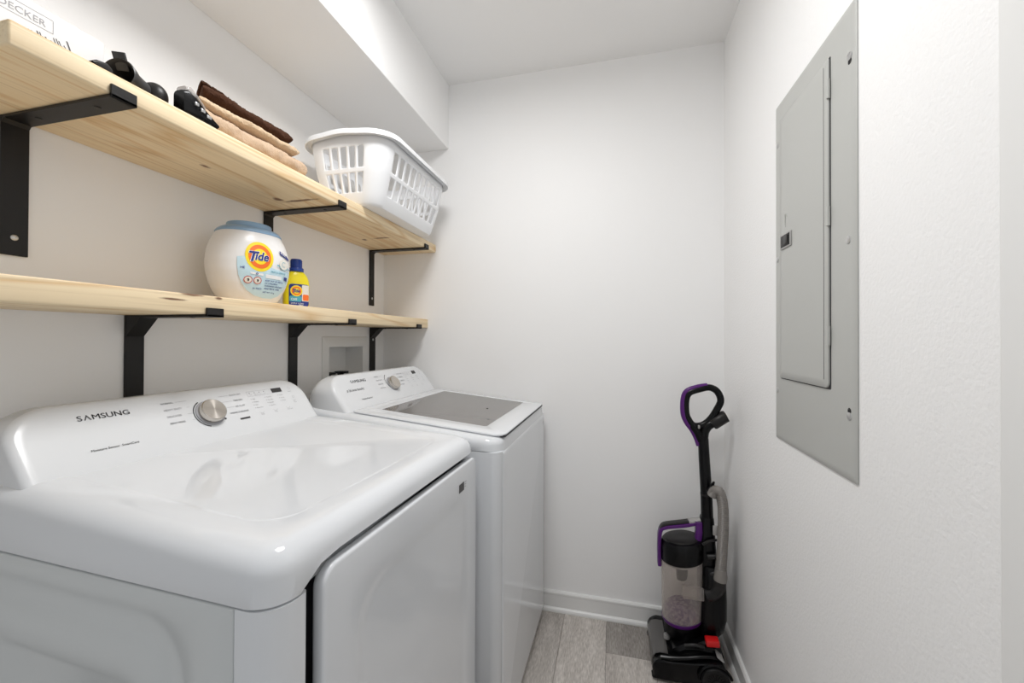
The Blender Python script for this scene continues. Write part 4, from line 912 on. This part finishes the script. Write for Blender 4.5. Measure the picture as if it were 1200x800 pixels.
# dust bin
BX, BY, BR = 1.378, 1.652, 0.073
def BL(r, z): return (r, z)
TB = Matrix.Translation(V(BX, BY, 0.010)) @ Matrix(((1, 0, 0, 0), (0, 1, 0, 0), (0.13, 0, 0.985, 0), (0, 0, 0, 1)))      # the bin sits slightly tipped
bm = nb(); lathe(bm, [(0.052, 0.150), (BR-0.006, 0.152), (BR-0.001, 0.160), (BR-0.001, 0.168), (BR-0.004, 0.166), (0.050, 0.162)], n=48, T=TB); bn = obj('bin_base', bm, 'purple', va)
bm = nb(); lathe(bm, [(0.050, 0.095), (0.062, 0.110), (BR-0.008, 0.140), (BR-0.007, 0.1535), (0.04, 0.1535)], n=36, T=TB); obj('bin_seat', bm, 'vacblack', va)
bm = nb(); rings_p = [(BR-0.0015, 0.1655), (BR-0.0005, 0.21), (BR+0.0005, 0.30), (BR+0.001, 0.388), (BR-0.0015, 0.388), (BR-0.0025, 0.21), (BR-0.0035, 0.1655)]
lathe(bm, rings_p, n=48, T=TB, cap0=False, cap1=False); obj('clear_bin', bm, 'bin', va)
bm = nb(); lathe(bm, [(0.066, 0.1650), (0.0675, 0.183), (0.060, 0.202), (0.040, 0.210), (0.010, 0.206)], n=28, T=TB)
for v in bm.verts: v.co.z += noise.noise(v.co*60)*0.008
obj('dust_pile', bm, 'dust', va)['kind'] = 'stuff'
bm = nb(); lathe(bm, [(0.050, 0.374), (0.022, 0.372), (0.020, 0.315), (0.018, 0.303), (0.001, 0.302)], n=28, T=TB); obj('cyclone_tube', bm, 'vacgrey', va)
bm = nb(); lathe(bm, [(0.060, 0.374), (BR-0.006, 0.372), (BR-0.006, 0.378), (0.060, 0.380)], n=36, T=TB); obj('filter_ring', bm, 'silver', va)
bm = nb()   # clear inner duct that crosses the bin
loft(bm, [[V(x, y, z) for y, z in rrect(1.600, 1.625, 0.262, 0.306, 0.006, 3)] for x in (1.375, 1.445)]); obj('inner_duct', bm, 'clearplastic', va)
bm = nb(); lathe(bm, [(0.060, 0.382), (BR+0.002, 0.384), (BR+0.003, 0.390), (BR+0.003, 0.440), (BR+0.0005, 0.452), (BR-0.004, 0.458), (BR-0.010, 0.4595), (0.030, 0.4600)], n=48, T=TB); lidv = obj('bin_lid', bm, 'vacblack', va, ang=25)
bm = nb(); lathe(bm, [(BR-0.014, 0.4600), (BR-0.016, 0.4640), (BR-0.020, 0.4655), (0.02, 0.4660)], n=44, T=TB); obj('lid_disc', bm, 'vacgrey', lidv)
# purple carry handle over the lid
bm = nb()
def strap(bm, pts, w, th):
    fr = frames(pts); rings = []
    for q, s, u, t in fr:
        yv = Vector((0, 1, 0)); nrm = t.cross(yv).normalized(); rings.append([q+yv*a*w/2+nrm*b*th/2 for a, b in ((-1, -0.6), (-0.8, -1), (0.8, -1), (1, -0.6), (1, 0.6), (0.8, 1), (-0.8, 1), (-1, 0.6))])
    loft(bm, rings)
strap(bm, catmull([V(1.297, BY, 0.352), V(1.296, BY, 0.420), V(1.300, BY, 0.480), V(1.318, BY, 0.498), V(1.380, BY, 0.512), V(1.425, BY, 0.524), V(1.440, BY, 0.520)], 5), 0.036, 0.013); h = obj('carry_handle', bm, 'purple', va, ang=50)
bm = nb(); strap(bm, catmull([V(1.300, BY, 0.490), V(1.315, BY, 0.507), V(1.375, BY, 0.522), V(1.400, BY, 0.528)], 5), 0.030, 0.008); obj('handle_grip', bm, 'vacgrey', h)
bm = nb(); strap(bm, [V(1.402, BY, 0.528), V(1.442, BY, 0.538)], 0.030, 0.010); obj('release_button', bm, 'silver', h)
bm = nb(); strap(bm, [V(1.433, BY-0.014, 0.535), V(1.434, BY-0.014, 0.500), V(1.431, BY-0.014, 0.468)], 0.030, 0.022); obj('handle_catch', bm, 'purple', h)
# wand, grip loop, hose
bm = nb(); tube(bm, [V(1.466, BY, 0.540), V(1.463, BY, 0.640), V(1.456, BY, 0.760), V(1.452, BY, 0.842)], [0.0215, 0.0205, 0.0195, 0.0185], 20); wand = obj('wand', bm, 'vacblack', va)
bm = nb(); tube(bm, [V(1.4645, BY, 0.632), V(1.4640, BY, 0.640)], 0.0222, 20); obj('wand_collar', bm, 'vacgrey', va)
loop = [V(1.446, BY, 0.835), V(1.428, BY, 0.872), V(1.404, BY, 0.905), V(1.392, BY, 0.935), V(1.392, BY, 0.985), V(1.404, BY, 1.012), V(1.440, BY, 1.027), V(1.474, BY, 1.034), V(1.500, BY, 1.020), V(1.512, BY, 0.988), V(1.500, BY, 0.955), V(1.476, BY, 0.915), V(1.448, BY, 0.892), V(1.414, BY, 0.886)]
bm = nb(); cc = catmull(loop, 6); tube(bm, cc, lambda t: 0.0125 if t > 0.12 else 0.017, 14, flat=1.0); grip = obj('grip_loop', bm, 'vacblack', va)
bm = nb()
pl = [V(1.436, BY, 0.815), V(1.428, BY, 0.842), V(1.414, BY, 0.872), V(1.394, BY, 0.902), V(1.383, BY, 0.935), V(1.383, BY, 0.988), V(1.396, BY, 1.019), V(1.436, BY, 1.036), V(1.466, BY, 1.042)]
tube(bm, catmull(pl, 6), lambda t: 0.0115-0.003*abs(2*t-1), 12); o = obj('grip_cover', bm, 'purple', grip); o['label'] = 'purple outer grip'
bm = nb(); tube(bm, catmull([V(1.452, BY, 0.835), V(1.456, BY, 0.868), V(1.468, BY, 0.890), V(1.486, BY, 0.903)], 5), 0.017, 16); obj('hose_socket', bm, 'vacblack', va)
bm = nb(); tube(bm, [V(1.482, BY, 0.896), V(1.486, BY, 0.899), V(1.528, BY, 0.930), V(1.530, BY, 0.931)], [0.019, 0.0225, 0.0225, 0.020], 24); obj('hose_coupling', bm, 'vacgrey', va)
bm = nb(); box(bm, -0.003, 0.003, -0.010, 0.010, -0.006, 0.006, 0.001, T=Matrix.Translation(V(1.434, BY-0.012, 0.888))); obj('release_catch', bm, 'silver', grip)
hp = catmull([V(1.474, 1.612, 0.645), V(1.484, 1.606, 0.668), V(1.498, 1.602, 0.660), V(1.507, 1.600, 0.615), V(1.508, 1.598, 0.540), V(1.504, 1.598, 0.460), V(1.500, 1.598, 0.390), V(1.498, 1.598, 0.355)], 14)
acc = [hp[0]]
for q in hp[1:]:      # even spacing so every corrugation is alike
    while (q-acc[-1]).length > 0.0052: acc.append(acc[-1]+(q-acc[-1]).normalized()*0.005)
hp = acc
bm = nb(); fr = frames(hp); rings = []
for i, (q, s, u, t) in enumerate(fr):
    if i+1 < len(fr):
        q2 = fr[i+1][0]
        for k, r in ((0.0, 0.0165), (0.5, 0.0185)): rings.append([q.lerp(q2, k)+s*math.cos(2*PI*j/18)*r+u*math.sin(2*PI*j/18)*r for j in range(18)])
loft(bm, rings); hs = obj('hose', bm, 'hose', va, ang=70)
bm = nb(); tube(bm, [V(1.500, 1.598, 0.392), V(1.499, 1.598, 0.366), V(1.497, 1.598, 0.350)], [0.0190, 0.0225, 0.0225], 22); obj('hose_cuff', bm, 'hose', va)
bm = nb(); tube(bm, catmull([V(1.497, 1.598, 0.350), V(1.493, 1.598, 0.325), V(1.478, 1.600, 0.300), V(1.455, 1.604, 0.288)], 6), 0.0215, 18); obj('hose_elbow', bm, 'vacgrey', va)
bm = nb(); tube(bm, catmull([V(1.466, 1.634, 0.650), V(1.474, 1.622, 0.672), V(1.480, 1.612, 0.695)], 4), lambda t: 0.010-0.006*t, 10); obj('hose_hook', bm, 'vacblack', va)
